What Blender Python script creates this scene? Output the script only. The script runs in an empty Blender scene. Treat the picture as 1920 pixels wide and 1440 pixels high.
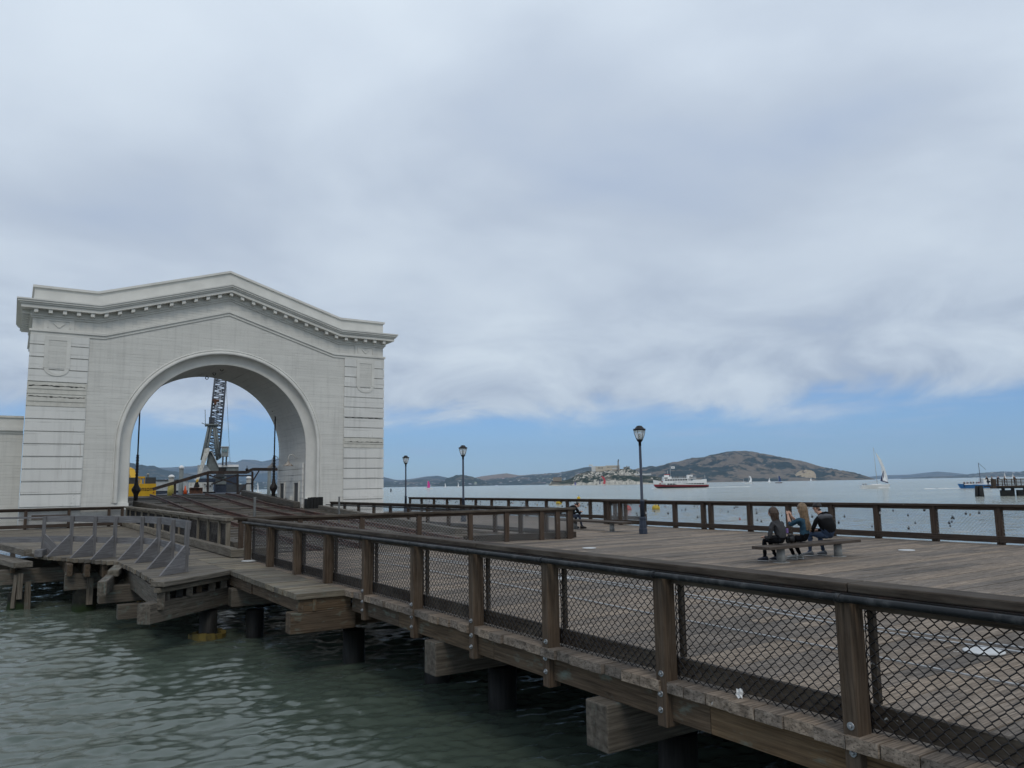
import bpy, bmesh, math, random
import numpy as np
from mathutils import Vector, Matrix
from math import radians as RAD, sin, cos, pi
random.seed(7); np.random.seed(7)
C = bpy.context.scene.collection
S = bpy.context.scene

# ---------------------------------------------------------------- camera, world, sun, exposure
CAMZ = 3.4                                   # metres above the water, which is z = 0
FPX = 1442.0                                 # focal length in pixels of the 1920 px wide photograph
YAW, PITCH, ROLL = RAD(33.0), math.atan(189 / FPX), RAD(0.93)
_f = Vector((sin(YAW) * cos(PITCH), cos(YAW) * cos(PITCH), sin(PITCH)))
_r0 = Vector((cos(YAW), -sin(YAW), 0)); _u0 = _r0.cross(_f)
_r = _r0 * cos(ROLL) - _u0 * sin(ROLL); _u = _r0 * sin(ROLL) + _u0 * cos(ROLL)
cam_d = bpy.data.cameras.new('camera'); cam = bpy.data.objects.new('camera', cam_d); C.objects.link(cam)
cam_d.sensor_width = 36; cam_d.lens = FPX / 1920 * 36; cam_d.clip_start = 0.1; cam_d.clip_end = 60000
cam.matrix_world = Matrix(((_r.x, _u.x, -_f.x, 0), (_r.y, _u.y, -_f.y, 0), (_r.z, _u.z, -_f.z, CAMZ), (0, 0, 0, 1)))
S.camera = cam
S.view_settings.view_transform = 'Standard'; S.view_settings.look = 'None'
S.view_settings.exposure = 0.0; S.view_settings.gamma = 1
S.cycles.max_bounces = 6; S.cycles.diffuse_bounces = 3; S.cycles.glossy_bounces = 3; S.cycles.volume_bounces = 1
S.cycles.transparent_max_bounces = 8

def _ray(px, py):
    return _f + _r * ((px - 960) / FPX) - _u * ((py - 720) / FPX)
def gp(px, py, z=1.5):                       # point of the level plane z seen at that pixel of the photograph
    d = _ray(px, py); return Vector((0, 0, CAMZ)) + d * ((z - CAMZ) / d.z)
def atY(px, py, Y):
    d = _ray(px, py); return Vector((0, 0, CAMZ)) + d * (Y / d.y)
def atD(px, py, D):                          # at horizontal distance D from where the photograph was taken
    d = _ray(px, py); return Vector((0, 0, CAMZ)) + d * (D / math.hypot(d.x, d.y))

SUN_EL, SUN_AZ = RAD(48), RAD(200)           # high and behind, softened by cloud
W = bpy.data.worlds.new('World'); S.world = W; W.use_nodes = True
sun_d = bpy.data.lights.new('sun', 'SUN'); sun = bpy.data.objects.new('sun', sun_d); C.objects.link(sun)
sun_d.energy = 0.8; sun_d.angle = RAD(14); sun_d.color = (1, 0.92, 0.80)
_sd = Vector((sin(SUN_AZ) * cos(SUN_EL), cos(SUN_AZ) * cos(SUN_EL), sin(SUN_EL)))
sun.rotation_euler = _sd.to_track_quat('Z', 'Y').to_euler()

# node helpers
class NT:
    def __init__(s, nt): s.nt = nt; s.n = nt.nodes; s.l = nt.links
    def a(s, typ, ins=None, **kw):
        n = s.n.new(typ)
        for k, v in kw.items(): setattr(n, k, v)
        for k, v in (ins or {}).items(): s.put(n.inputs[k], v)
        return n
    def put(s, sock, v):
        if isinstance(v, bpy.types.NodeSocket): s.l.new(v, sock)
        elif isinstance(v, bpy.types.Node): s.l.new(v.outputs[0], sock)
        else:
            if sock.type == 'RGBA' and len(v) == 3: v = (*v, 1)
            sock.default_value = v
    def math(s, op, a, b=None, c=None, clamp=False):
        n = s.a('ShaderNodeMath', operation=op, use_clamp=clamp); s.put(n.inputs[0], a)
        if b is not None: s.put(n.inputs[1], b)
        if c is not None: s.put(n.inputs[2], c)
        return n.outputs[0]
    def mix(s, fac, a, b, blend='MIX'):
        n = s.a('ShaderNodeMix', data_type='RGBA', blend_type=blend)
        s.put(n.inputs[0], fac); s.put(n.inputs[6], a); s.put(n.inputs[7], b); return n.outputs[2]
    def ramp(s, fac, stops, interp='LINEAR'):
        n = s.a('ShaderNodeValToRGB'); e = n.color_ramp.elements; n.color_ramp.interpolation = interp
        while len(e) < len(stops): e.new(0.5)
        for el, (p, c) in zip(e, stops):
            el.position = p; el.color = (c, c, c, 1) if isinstance(c, (int, float)) else (*c, 1)
        s.put(n.inputs[0], fac); return n.outputs[0]
    def noise(s, vec, scale, detail=4, rough=0.55, dist=0.0):
        n = s.a('ShaderNodeTexNoise', {'Scale': scale, 'Detail': detail, 'Roughness': rough, 'Distortion': dist})
        if vec is not None: s.put(n.inputs['Vector'], vec)
        return n.outputs[0]
    def mapv(s, vec, scale=(1, 1, 1), loc=(0, 0, 0), rot=(0, 0, 0)):
        return s.a('ShaderNodeMapping', {'Vector': vec, 'Scale': scale, 'Location': loc, 'Rotation': rot}).outputs[0]

def world_sky():
    t = NT(W.node_tree); t.n.clear()
    d = t.a('ShaderNodeTexCoord').outputs['Generated']
    sp = t.a('ShaderNodeSeparateXYZ', {0: d}); x, y, z = sp.outputs
    # cloud deck: directions thrown onto a level sheet overhead
    k = t.math('ADD', t.math('MAXIMUM', z, 0.0), 0.16)
    cv = t.a('ShaderNodeCombineXYZ', {0: t.math('DIVIDE', x, k), 1: t.math('DIVIDE', y, k), 2: 0.37}).outputs[0]
    n1 = t.noise(cv, 1.05, 6, 0.47, 0.3)
    n2 = t.noise(t.mapv(cv, loc=(4.3, 1.7, 2.2)), 0.5, 4, 0.5, 0.3)
    n3 = t.noise(t.mapv(d, scale=(6, 6, 15)), 1.0, 8, 0.58, 0.5)      # billows along the lower edge
    n4 = t.noise(t.mapv(d, scale=(1.6, 1.6, 3), loc=(3.1, 0.4, 0)), 1.0, 3, 0.5)
    edge = t.math('ADD', z, t.math('MULTIPLY', t.math('SUBTRACT', n3, 0.5), 0.115))
    edge = t.math('ADD', edge, t.math('MULTIPLY', t.math('SUBTRACT', n4, 0.5), 0.05))
    side = t.math('MULTIPLY', t.math('SUBTRACT', 0.55, x), 0.006)      # lower cloud towards the north-west
    edge = t.math('ADD', edge, side)
    cov = t.a('ShaderNodeMapRange', {'Value': edge, 'From Min': 0.068, 'From Max': 0.108}, interpolation_type='SMOOTHSTEP').outputs[0]
    low = t.a('ShaderNodeMapRange', {'Value': z, 'From Min': 0.06, 'From Max': 0.30}, interpolation_type='SMOOTHSTEP').outputs[0]
    near = t.math('ADD', t.math('MULTIPLY', n1, 0.55), t.math('MULTIPLY', n2, 0.55))
    farc = t.math('ADD', t.math('MULTIPLY', n3, 0.95), t.math('ADD', t.math('MULTIPLY', n4, 0.35), -0.055))
    tone = t.math('ADD', t.math('MULTIPLY', near, low), t.math('MULTIPLY', farc, t.math('SUBTRACT', 1.0, low)))
    cl = t.ramp(tone, [(0.40, (0.40, 0.48, 0.62)), (0.49, (0.49, 0.56, 0.66)), (0.56, (0.59, 0.665, 0.755)), (0.68, (0.72, 0.80, 0.87))])
    hi = t.a('ShaderNodeMapRange', {'Value': z, 'From Min': 0.10, 'From Max': 0.50, 'To Min': 0.95, 'To Max': 1.13}).outputs[0]
    cl = t.mix(1.0, cl, t.a('ShaderNodeCombineXYZ', {0: hi, 1: hi, 2: hi}).outputs[0], 'MULTIPLY')
    cl = t.mix(1.0, cl, (10.0, 10.0, 10.0), 'MULTIPLY')
    sky = t.a('ShaderNodeTexSky', sky_type='NISHITA', sun_disc=False, sun_elevation=SUN_EL, sun_rotation=SUN_AZ,
              air_density=1.0, dust_density=0.3, ozone_density=2.0).outputs[0]
    sky = t.mix(1.0, sky, (0.50, 0.71, 1.06), 'MULTIPLY')
    st = t.noise(t.mapv(d, scale=(4, 4, 40), loc=(2, 0, 0)), 1.0, 6, 0.6, 0.2)    # thin streaks in the clear band
    stf = t.a('ShaderNodeMapRange', {'Value': st, 'From Min': 0.55, 'From Max': 0.75, 'To Max': 0.5}, interpolation_type='SMOOTHSTEP').outputs[0]
    sky = t.mix(stf, sky, (4.6, 5.6, 7.4))
    col = t.mix(cov, sky, cl)
    bg = t.a('ShaderNodeBackground', {'Color': col, 'Strength': 0.1})
    out = t.a('ShaderNodeOutputWorld'); t.l.new(bg.outputs[0], out.inputs['Surface'])
world_sky()

# ---------------------------------------------------------------- mesh builder
_SIDE = {0: ((0, 1, 5, 4), (2, 6, 7, 3), (0, 2, 3, 1), (4, 5, 7, 6)), 1: ((0, 4, 6, 2), (1, 3, 7, 5), (0, 2, 3, 1), (4, 5, 7, 6)), 2: ((0, 4, 6, 2), (1, 3, 7, 5), (0, 1, 5, 4), (2, 6, 7, 3))}
class MB:
    def __init__(s): s.v = []; s.f = []; s.uv = []; s.mi = []; s.sm = []
    def face(s, pts, uv=None, m=0, smooth=False):
        b = len(s.v); s.v += [tuple(p) for p in pts]; s.f.append(tuple(range(b, b + len(pts))))
        s.uv.append(uv or [(0, 0)] * len(pts)); s.mi.append(m); s.sm.append(smooth)
    def hexa(s, P, L=(1, 1, 1), m=0, ax=None):
        # P: 8 corners, index bit0=x bit1=y bit2=z; L sizes
        b = len(s.v); s.v += [tuple(p) for p in P]
        if ax is None: ax = max(range(3), key=lambda i: L[i])
        ou, ov = random.uniform(0, 50), random.uniform(0, 50)
        for q in ((0, 4, 6, 2), (1, 3, 7, 5), (0, 1, 5, 4), (2, 6, 7, 3), (0, 2, 3, 1), (4, 5, 7, 6)):
            s.f.append(tuple(b + i for i in q)); uv = []
            for i in q:
                co = [L[0] * (i & 1), L[1] * (i >> 1 & 1), L[2] * (i >> 2 & 1)]
                o = [co[j] for j in range(3) if j != ax]
                uv.append((ou + co[ax], ov + o[0] + o[1]) if q in _SIDE[ax] else (ou + o[0] * 7, ov + o[1] * 0.45))
            s.uv.append(uv); s.mi.append(m); s.sm.append(False)
        return s
    def box(s, lo, hi, m=0, ax=None):
        P = [(hi[0] if i & 1 else lo[0], hi[1] if i & 2 else lo[1], hi[2] if i & 4 else lo[2]) for i in range(8)]
        return s.hexa(P, [abs(hi[j] - lo[j]) for j in range(3)], m, ax)
    def cbox(s, c, d, rz=0.0, m=0, M=None, ax=None):
        M = M or Matrix.Rotation(rz, 3, 'Z'); c = Vector(c)
        P = [c + M @ Vector(((d[0] / 2) * (1 if i & 1 else -1), (d[1] / 2) * (1 if i & 2 else -1), (d[2] / 2) * (1 if i & 4 else -1))) for i in range(8)]
        return s.hexa(P, d, m, ax)
    def beam(s, p0, p1, w, h, m=0, up=(0, 0, 1)):
        p0, p1 = Vector(p0), Vector(p1); a = p1 - p0; L = a.length; a.normalize(); up = Vector(up)
        sd = up.cross(a)
        if sd.length < 1e-4: sd = Vector((1, 0, 0)).cross(a)
        sd.normalize(); u2 = a.cross(sd)
        M = Matrix((a, sd, u2)).transposed()
        return s.cbox((p0 + p1) / 2, (L, w, h), M=M, m=m, ax=0)
    def tube(s, pts, r, n=8, m=0, cap=True, closed=False):
        pts = [Vector(p) for p in pts]; k = len(pts); R = r if isinstance(r, (list, tuple)) else [r] * k
        b = len(s.v); prev = None; L = 0; ou = random.uniform(0, 30); Ls = []
        for i, p in enumerate(pts):
            if closed: t = pts[(i + 1) % k] - pts[i - 1]
            else: t = pts[min(i + 1, k - 1)] - pts[max(i - 1, 0)]
            t.normalize()
            if prev is None:
                x = t.orthogonal().normalized()
            else:
                x = prev - t * prev.dot(t); x.normalize()
            prev = x; y = t.cross(x)
            if i: L += (p - pts[i - 1]).length
            Ls.append(L)
            for j in range(n):
                a = 2 * pi * j / n; s.v.append(tuple(p + (x * cos(a) + y * sin(a)) * R[i]))
        for i in range(k if closed else k - 1):
            i2 = (i + 1) % k
            for j in range(n):
                j2 = (j + 1) % n
                s.f.append((b + i * n + j, b + i * n + j2, b + i2 * n + j2, b + i2 * n + j))
                s.uv.append([(ou + Ls[i], j / n), (ou + Ls[i], (j + 1) / n), (ou + Ls[i2], (j + 1) / n), (ou + Ls[i2], j / n)])
                s.mi.append(m); s.sm.append(n > 5)
        if cap and not closed:
            s.f.append(tuple(b + j for j in reversed(range(n)))); s.uv.append([(0, 0)] * n); s.mi.append(m); s.sm.append(False)
            s.f.append(tuple(b + (k - 1) * n + j for j in range(n))); s.uv.append([(0, 0)] * n); s.mi.append(m); s.sm.append(False)
        return s
    def lathe(s, prof, c=(0, 0, 0), n=16, m=0, smooth=True, sx=1, sy=1):
        b = len(s.v); c = Vector(c); k = len(prof)
        for r, z in prof:
            for j in range(n):
                a = 2 * pi * j / n; s.v.append((c.x + r * cos(a) * sx, c.y + r * sin(a) * sy, c.z + z))
        for i in range(k - 1):
            for j in range(n):
                j2 = (j + 1) % n
                s.f.append((b + i * n + j, b + i * n + j2, b + (i + 1) * n + j2, b + (i + 1) * n + j))
                s.uv.append([(prof[i][1], j / n), (prof[i][1], (j + 1) / n), (prof[i + 1][1], (j + 1) / n), (prof[i + 1][1], j / n)])
                s.mi.append(m); s.sm.append(smooth)
        for e, rev in ((0, True), (k - 1, False)):
            if prof[e][0] > 1e-4:
                q = [b + e * n + j for j in range(n)]
                s.f.append(tuple(reversed(q) if rev else q)); s.uv.append([(0, 0)] * n); s.mi.append(m); s.sm.append(False)
        return s
    def prism(s, poly, a, b, axis='Y', m=0):
        # poly in the plane across axis; axis Y: (x,z); X: (y,z); Z: (x,y); both ends closed
        def P(q, t): return {'Y': (q[0], t, q[1]), 'X': (t, q[0], q[1]), 'Z': (q[0], q[1], t)}[axis]
        n = len(poly)
        s.face([P(q, a) for q in poly], [(q[0], q[1]) for q in poly], m)
        s.face([P(q, b) for q in reversed(poly)], [(q[0], q[1]) for q in reversed(poly)], m)
        for i in range(n):
            q0, q1 = poly[i], poly[(i + 1) % n]; L = math.hypot(q1[0] - q0[0], q1[1] - q0[1])
            s.face([P(q0, a), P(q0, b), P(q1, b), P(q1, a)], [(a, 0), (b, 0), (b, L), (a, L)], m)
        return s
    def loft(s, secs, m=0, smooth=True, cap=True):
        n = len(secs[0]); b = len(s.v)
        for q in secs: s.v += [tuple(p) for p in q]
        for i in range(len(secs) - 1):
            for j in range(n - 1):
                s.f.append((b + i * n + j, b + i * n + j + 1, b + (i + 1) * n + j + 1, b + (i + 1) * n + j))
                s.uv.append([(i, j), (i, j + 1), (i + 1, j + 1), (i + 1, j)]); s.mi.append(m); s.sm.append(smooth)
        if cap:
            s.face(secs[0][::-1], m=m); s.face(secs[-1], m=m)
        return s
    def data(s, name, mats, off=(0, 0, 0), recalc=True):
        me = bpy.data.meshes.new(name)
        o = Vector(off)
        me.from_pydata([(p[0] - o.x, p[1] - o.y, p[2] - o.z) for p in s.v], [], s.f)
        uvl = me.uv_layers.new(name='UVMap')
        flat = np.array([c for q in s.uv for p in q for c in p], dtype=np.float32)
        uvl.data.foreach_set('uv', flat)
        me.polygons.foreach_set('material_index', s.mi); me.polygons.foreach_set('use_smooth', s.sm)
        for m in (mats if isinstance(mats, (list, tuple)) else [mats]): me.materials.append(m)
        if recalc:
            bm = bmesh.new(); bm.from_mesh(me); bmesh.ops.recalc_face_normals(bm, faces=bm.faces); bm.to_mesh(me); bm.free()
        me.update(); return me
    def build(s, name, mats, parent=None, bevel=0.0, recalc=True):
        off = wloc(parent) if parent else Vector((0, 0, 0))
        o = bpy.data.objects.new(name, s.data(name, mats, off, recalc)); C.objects.link(o)
        if parent: o.parent = parent
        if bevel:
            b = o.modifiers.new('bevel', 'BEVEL'); b.width = bevel; b.segments = 2; b.limit_method = 'ANGLE'; b.angle_limit = RAD(50)
        return o
def wloc(o):
    p = Vector(o.location)
    while o.parent: o = o.parent; p += o.location
    return p
def tag(o, label, cat, group=None):
    o['label'] = label; o['category'] = cat
    if group: o['group'] = group
    return o
def thing(name, label, cat, loc=(0, 0, 0), group=None):
    o = bpy.data.objects.new(name, None); C.objects.link(o); o.location = loc; o.empty_display_size = 0.2
    return tag(o, label, cat, group)
def struct(o, kind='structure'): o['kind'] = kind; return o
def dup(o, loc=None, rz=None, label=None, group=None, parent=None, scale=None):
    c = o.copy(); C.objects.link(c)
    if parent: c.parent = parent
    if loc is not None: c.location = loc
    if rz is not None: c.rotation_euler = (0, 0, rz)
    if scale is not None: c.scale = (scale,) * 3
    if label: c['label'] = label
    if group: c['group'] = group
    for ch in list(o.children): dup(ch, parent=c)
    return c

# numpy value noise
def _hash(ix, iy, seed):
    h = (ix * 374761393 + iy * 668265263 + seed * 974634777) & 0xffffffff
    h = ((h ^ (h >> 13)) * 1274126177) & 0xffffffff
    return ((h ^ (h >> 16)) & 0xffff) / 65535.0
def vnoise(x, y, seed=0):
    x = np.asarray(x, float); y = np.asarray(y, float)
    ix = np.floor(x).astype(np.int64); iy = np.floor(y).astype(np.int64); fx = x - ix; fy = y - iy
    fx = fx * fx * (3 - 2 * fx); fy = fy * fy * (3 - 2 * fy)
    a = _hash(ix, iy, seed); b = _hash(ix + 1, iy, seed); c = _hash(ix, iy + 1, seed); d = _hash(ix + 1, iy + 1, seed)
    return (a * (1 - fx) + b * fx) * (1 - fy) + (c * (1 - fx) + d * fx) * fy
def fbm(x, y, oct=5, seed=0, gain=0.5):
    t = 0; a = 1; n = 0
    for i in range(oct):
        t = t + a * (vnoise(x * 2 ** i, y * 2 ** i, seed + i) - 0.5); n += a; a *= gain
    return t / n
def grid_mesh(name, X, Y, Z, mats, smooth=True):
    nr, nc = X.shape
    me = bpy.data.meshes.new(name)
    co = np.stack([X, Y, Z], -1).reshape(-1, 3)
    idx = np.arange(nr * nc).reshape(nr, nc)
    q = np.stack([idx[:-1, :-1], idx[:-1, 1:], idx[1:, 1:], idx[1:, :-1]], -1).reshape(-1, 4)
    me.vertices.add(len(co)); me.vertices.foreach_set('co', co.astype(np.float32).ravel())
    me.loops.add(q.size); me.loops.foreach_set('vertex_index', q.astype(np.int32).ravel())
    me.polygons.add(len(q)); me.polygons.foreach_set('loop_start', np.arange(0, q.size, 4, dtype=np.int32))
    me.update(calc_edges=True)
    me.polygons.foreach_set('use_smooth', [smooth] * len(q))
    for m in (mats if isinstance(mats, list) else [mats]): me.materials.append(m)
    o = bpy.data.objects.new(name, me); C.objects.link(o); return o
# ---------------------------------------------------------------- materials
def mat(name):
    m = bpy.data.materials.new(name); m.use_nodes = True; t = NT(m.node_tree)
    bs = t.n['Principled BSDF']; return m, t, bs
def _w(c): return (c[0] * 1.02, c[1] * 0.975, c[2] * 0.895)
def wood(name, c1, c2, rough=0.85, grain=1.0, stain=(0.33, 0.32, 0.30), stain_amt=0.3, tint=None, bump=0.25, knots=0.5, specks=0.0, crack=(0.27, 0.36)):
    c1, c2, stain = _w(c1), _w(c2), _w(stain)
    m, t, b = mat(name)
    uv = t.a('ShaderNodeUVMap').outputs[0]; geo = t.a('ShaderNodeNewGeometry')
    rnd = geo.outputs['Random Per Island']
    off = t.a('ShaderNodeCombineXYZ', {0: t.math('MULTIPLY', rnd, 37.0), 1: t.math('MULTIPLY', rnd, 91.0), 2: 0}).outputs[0]
    p = t.a('ShaderNodeVectorMath', {0: uv, 1: off}, operation='ADD').outputs[0]
    g1 = t.noise(t.mapv(p, scale=(1.6, 34 * grain, 1)), 1.0, 6, 0.62, 0.4)
    g2 = t.noise(t.mapv(p, scale=(5, 130 * grain, 1)), 1.0, 3, 0.6, 0.2)
    blot = t.noise(t.mapv(p, scale=(1.3, 3.5, 1)), 1.0, 5, 0.6)
    ob = t.noise(t.a('ShaderNodeTexCoord').outputs['Object'], 0.9, 4, 0.6)
    c = t.mix(t.ramp(g1, [(0.32, 0), (0.68, 1)]), c1, c2)
    sf = t.math('MULTIPLY', t.ramp(blot, [(0.45, 0), (0.7, 1)]), stain_amt)
    c = t.mix(sf, c, stain)
    worn = t.noise(t.a('ShaderNodeTexCoord').outputs['Object'], 0.17, 3, 0.55)
    val = t.math('ADD', t.math('MULTIPLY', rnd, 0.62), t.math('ADD', t.math('MULTIPLY', ob, 0.45), t.math('MULTIPLY', worn, 0.8)))
    val = t.math('ADD', val, 0.08)
    hsv = t.a('ShaderNodeHueSaturation', {'Color': c, 'Value': val, 'Saturation': t.math('ADD', t.math('MULTIPLY', rnd, 0.4), 0.75)}).outputs[0]
    # knots
    vo = t.a('ShaderNodeTexVoronoi', {'Vector': t.mapv(p, scale=(2.2, 9, 1)), 'Scale': 1.0}).outputs['Distance']
    kf = t.math('MULTIPLY', t.ramp(vo, [(0.02, 1), (0.14, 0)]), knots)
    c = t.mix(kf, hsv, tuple(x * 0.35 for x in c1))
    # cracks along the grain
    cr = t.ramp(g2, [(crack[0], 0.42), (crack[1], 1)])
    c = t.mix(1.0, c, t.a('ShaderNodeCombineXYZ', {0: cr, 1: cr, 2: cr}).outputs[0], 'MULTIPLY')
    if tint:                                   # blue-green preservative marks
        tf = t.math('MULTIPLY', t.ramp(t.noise(t.mapv(p, scale=(2.5, 6, 1), loc=(9, 3, 0)), 1.0, 5, 0.65), [(0.56, 0), (0.72, 1)]), 0.6)
        c = t.mix(tf, c, tint)
    if specks:                                 # gull droppings
        oc = t.a('ShaderNodeTexCoord').outputs['Object']
        wob = t.a('ShaderNodeVectorMath', {0: oc, 1: t.a('ShaderNodeTexNoise', {'Vector': oc, 'Scale': 9.0}).outputs['Color']}, operation='ADD').outputs[0]
        v2 = t.a('ShaderNodeTexVoronoi', {'Vector': t.mapv(wob, scale=(1, 1, 0.6)), 'Scale': 2.6})
        mk = t.math('GREATER_THAN', t.a('ShaderNodeSeparateXYZ', {0: v2.outputs['Color']}).outputs[0], 1.0 - specks)
        c = t.mix(t.math('MULTIPLY', t.math('MULTIPLY', t.ramp(v2.outputs['Distance'], [(0.045, 1), (0.09, 0)]), mk), 0.85), c, (0.62, 0.61, 0.58))
    t.put(b.inputs['Base Color'], c); b.inputs['Roughness'].default_value = rough
    b.inputs['Specular IOR Level'].default_value = 0.25
    hh = t.math('ADD', t.math('MULTIPLY', g1, 0.6), t.math('MULTIPLY', g2, 0.5))
    bp = t.a('ShaderNodeBump', {'Strength': bump, 'Distance': 0.012, 'Height': hh}); t.put(b.inputs['Normal'], bp)
    return m
def paint(name, col, rough=0.5, var=0.12, scale=2.0, metal=0.0, rust=None, rust_amt=0.5, spec=0.4):
    m, t, b = mat(name)
    oc = t.a('ShaderNodeTexCoord').outputs['Object']
    n = t.noise(oc, scale, 6, 0.6)
    lo = tuple(c * (1 - var * 2) for c in col); hi = tuple(min(1, c * (1 + var)) for c in col)
    c = t.mix(t.ramp(n, [(0.3, 0), (0.7, 1)]), lo, hi)
    if rust:
        rf = t.math('MULTIPLY', t.ramp(t.noise(t.mapv(oc, scale=(1, 1, 0.5)), scale * 2.2, 7, 0.68), [(0.5, 0), (0.62, 1)]), rust_amt)
        c = t.mix(rf, c, rust)
    t.put(b.inputs['Base Color'], c); b.inputs['Metallic'].default_value = metal
    b.inputs['Specular IOR Level'].default_value = spec
    t.put(b.inputs['Roughness'], t.math('ADD', t.math('MULTIPLY', n, 0.25), rough - 0.12))
    return m
def siding(name, col, pitch=0.16, strength=0.36, axis=2):
    # white painted boards: thin dark gaps between courses, peeling and grime
    m, t, b = mat(name)
    oc = t.a('ShaderNodeTexCoord').outputs['Object']; sp = t.a('ShaderNodeSeparateXYZ', {0: oc})
    z = sp.outputs[2]; u = t.math('ADD', sp.outputs[0], t.math('MULTIPLY', sp.outputs[1], 0.7))
    row = t.math('DIVIDE', z, pitch); fr = t.math('FRACT', row); ri = t.math('FLOOR', row)
    wv = t.a('ShaderNodeCombineXYZ', {0: t.math('MULTIPLY', u, 0.55), 1: t.math('MULTIPLY', ri, 3.71), 2: 0}).outputs[0]
    open_ = t.noise(wv, 1.0, 3, 0.6)                       # how open each joint is along its length
    gap = t.math('MULTIPLY', t.ramp(fr, [(0.0, 1), (0.07, 0.85), (0.13, 0)]), t.ramp(open_, [(0.42, 0.02), (0.64, 1)]))
    brd = t.a('ShaderNodeTexWhiteNoise', {'Vector': t.a('ShaderNodeCombineXYZ', {0: ri, 1: t.math('FLOOR', t.math('DIVIDE', t.math('ADD', u, t.math('MULTIPLY', ri, 1.37)), 3.4)), 2: 0}).outputs[0]}, noise_dimensions='3D').outputs[0]
    big = t.noise(oc, 0.35, 6, 0.6); fine = t.noise(t.mapv(oc, scale=(1, 1, 3)), 5, 6, 0.65)
    streak = t.noise(t.mapv(oc, scale=(4.5, 4.5, 0.28)), 1.0, 5, 0.6)
    v = t.math('ADD', 0.80, t.math('ADD', t.math('MULTIPLY', brd, 0.07), t.math('MULTIPLY', big, 0.24)))
    v = t.math('MULTIPLY', v, t.ramp(streak, [(0.30, 0.88), (0.5, 1.0)]))
    c = t.mix(1.0, col, t.a('ShaderNodeCombineXYZ', {0: v, 1: v, 2: v}).outputs[0], 'MULTIPLY')
    rr_ = t.math('MULTIPLY', t.ramp(t.noise(t.mapv(oc, scale=(7, 7, 0.35), loc=(3, 1, 7)), 1.0, 4, 0.6), [(0.66, 0), (0.74, 1)]), t.ramp(t.noise(t.mapv(oc, loc=(11, 4, 2)), 0.6, 3, 0.5), [(0.50, 0), (0.60, 0.42)]))
    c = t.mix(rr_, c, (0.30, 0.21, 0.14))
    pe = t.math('MULTIPLY', t.ramp(fine, [(0.64, 0), (0.70, 1)]), t.ramp(big, [(0.52, 0), (0.66, 1)]))
    c = t.mix(t.math('MULTIPLY', pe, 0.75), c, (0.26, 0.25, 0.225))
    c = t.mix(t.math('MULTIPLY', gap, strength), c, (0.12, 0.12, 0.115))
    t.put(b.inputs['Base Color'], c); b.inputs['Roughness'].default_value = 0.6; b.inputs['Specular IOR Level'].default_value = 0.3
    hh = t.math('SUBTRACT', t.math('MULTIPLY', fr, 0.7), t.math('MULTIPLY', gap, 1.2))
    bp = t.a('ShaderNodeBump', {'Strength': 0.5, 'Distance': 0.012, 'Height': hh}); t.put(b.inputs['Normal'], bp)
    return m

M = {}
M['post'] = wood('brown_post_wood', (0.038, 0.026, 0.018), (0.140, 0.098, 0.066), stain=(0.16, 0.135, 0.11), stain_amt=0.4)
M['rail'] = wood('dark_rail_wood', (0.030, 0.023, 0.018), (0.080, 0.063, 0.050), stain=(0.19, 0.17, 0.145), stain_amt=0.45, specks=0.16)
M['farpost'] = wood('stained_fence_wood', (0.028, 0.020, 0.016), (0.085, 0.062, 0.050), stain=(0.10, 0.08, 0.065), stain_amt=0.3, specks=0.22)
M['cap'] = wood('grey_cap_wood', (0.075, 0.066, 0.055), (0.21, 0.19, 0.16), stain=(0.30, 0.285, 0.25), stain_amt=0.5, specks=0.3)
M['deck'] = wood('weathered_deck_planks', (0.082, 0.068, 0.058), (0.325, 0.280, 0.245), stain=(0.15, 0.125, 0.105), stain_amt=0.45, bump=0.6, knots=0.25, specks=0.10, crack=(0.36, 0.47))
M['edge'] = wood('weathered_plank_ends', (0.070, 0.062, 0.050), (0.20, 0.18, 0.15), stain=(0.34, 0.32, 0.27), stain_amt=0.35, tint=(0.16, 0.22, 0.20), bump=0.5)
M['joist'] = wood('brown_joist_wood', (0.050, 0.034, 0.022), (0.15, 0.108, 0.072), stain=(0.10, 0.08, 0.06), stain_amt=0.4, tint=(0.17, 0.23, 0.20), bump=0.3, knots=0.7)
M['beam'] = wood('grey_beam_wood', (0.055, 0.049, 0.042), (0.19, 0.172, 0.150), stain=(0.09, 0.075, 0.06), stain_amt=0.5, tint=(0.15, 0.22, 0.20))
M['brace'] = wood('silver_grey_plank', (0.095, 0.098, 0.112), (0.215, 0.222, 0.25), stain=(0.09, 0.09, 0.095), stain_amt=0.4, bump=0.2, knots=0.2)
M['oldwood'] = wood('silvered_platform_wood', (0.066, 0.060, 0.052), (0.225, 0.208, 0.185), stain=(0.10, 0.09, 0.075), stain_amt=0.5, bump=0.5, specks=0.15)
M['ramp'] = wood('ramp_timber', (0.045, 0.041, 0.037), (0.17, 0.155, 0.14), stain=(0.07, 0.06, 0.05), stain_amt=0.5, bump=0.6)
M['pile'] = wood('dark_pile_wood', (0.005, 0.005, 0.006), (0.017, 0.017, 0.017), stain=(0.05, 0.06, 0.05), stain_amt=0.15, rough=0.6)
M['white'] = siding('white_siding', (0.655, 0.645, 0.605))
M['white2'] = siding('white_block_siding', (0.71, 0.705, 0.675), pitch=0.62, strength=0.25)
M['trim'] = paint('white_trim', (0.65, 0.64, 0.60), 0.6, 0.07, 0.8)
M['bare'] = paint('weathered_bare_board', (0.60, 0.585, 0.53), 0.75, 0.06, 2, rust=(0.42, 0.40, 0.345), rust_amt=0.3)
M['soffit'] = siding('soffit_boards', (0.60, 0.59, 0.56), pitch=0.2, strength=0.45)
M['wire'] = paint('black_vinyl_wire', (0.012, 0.011, 0.012), 0.45, 0.1, 8)
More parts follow.
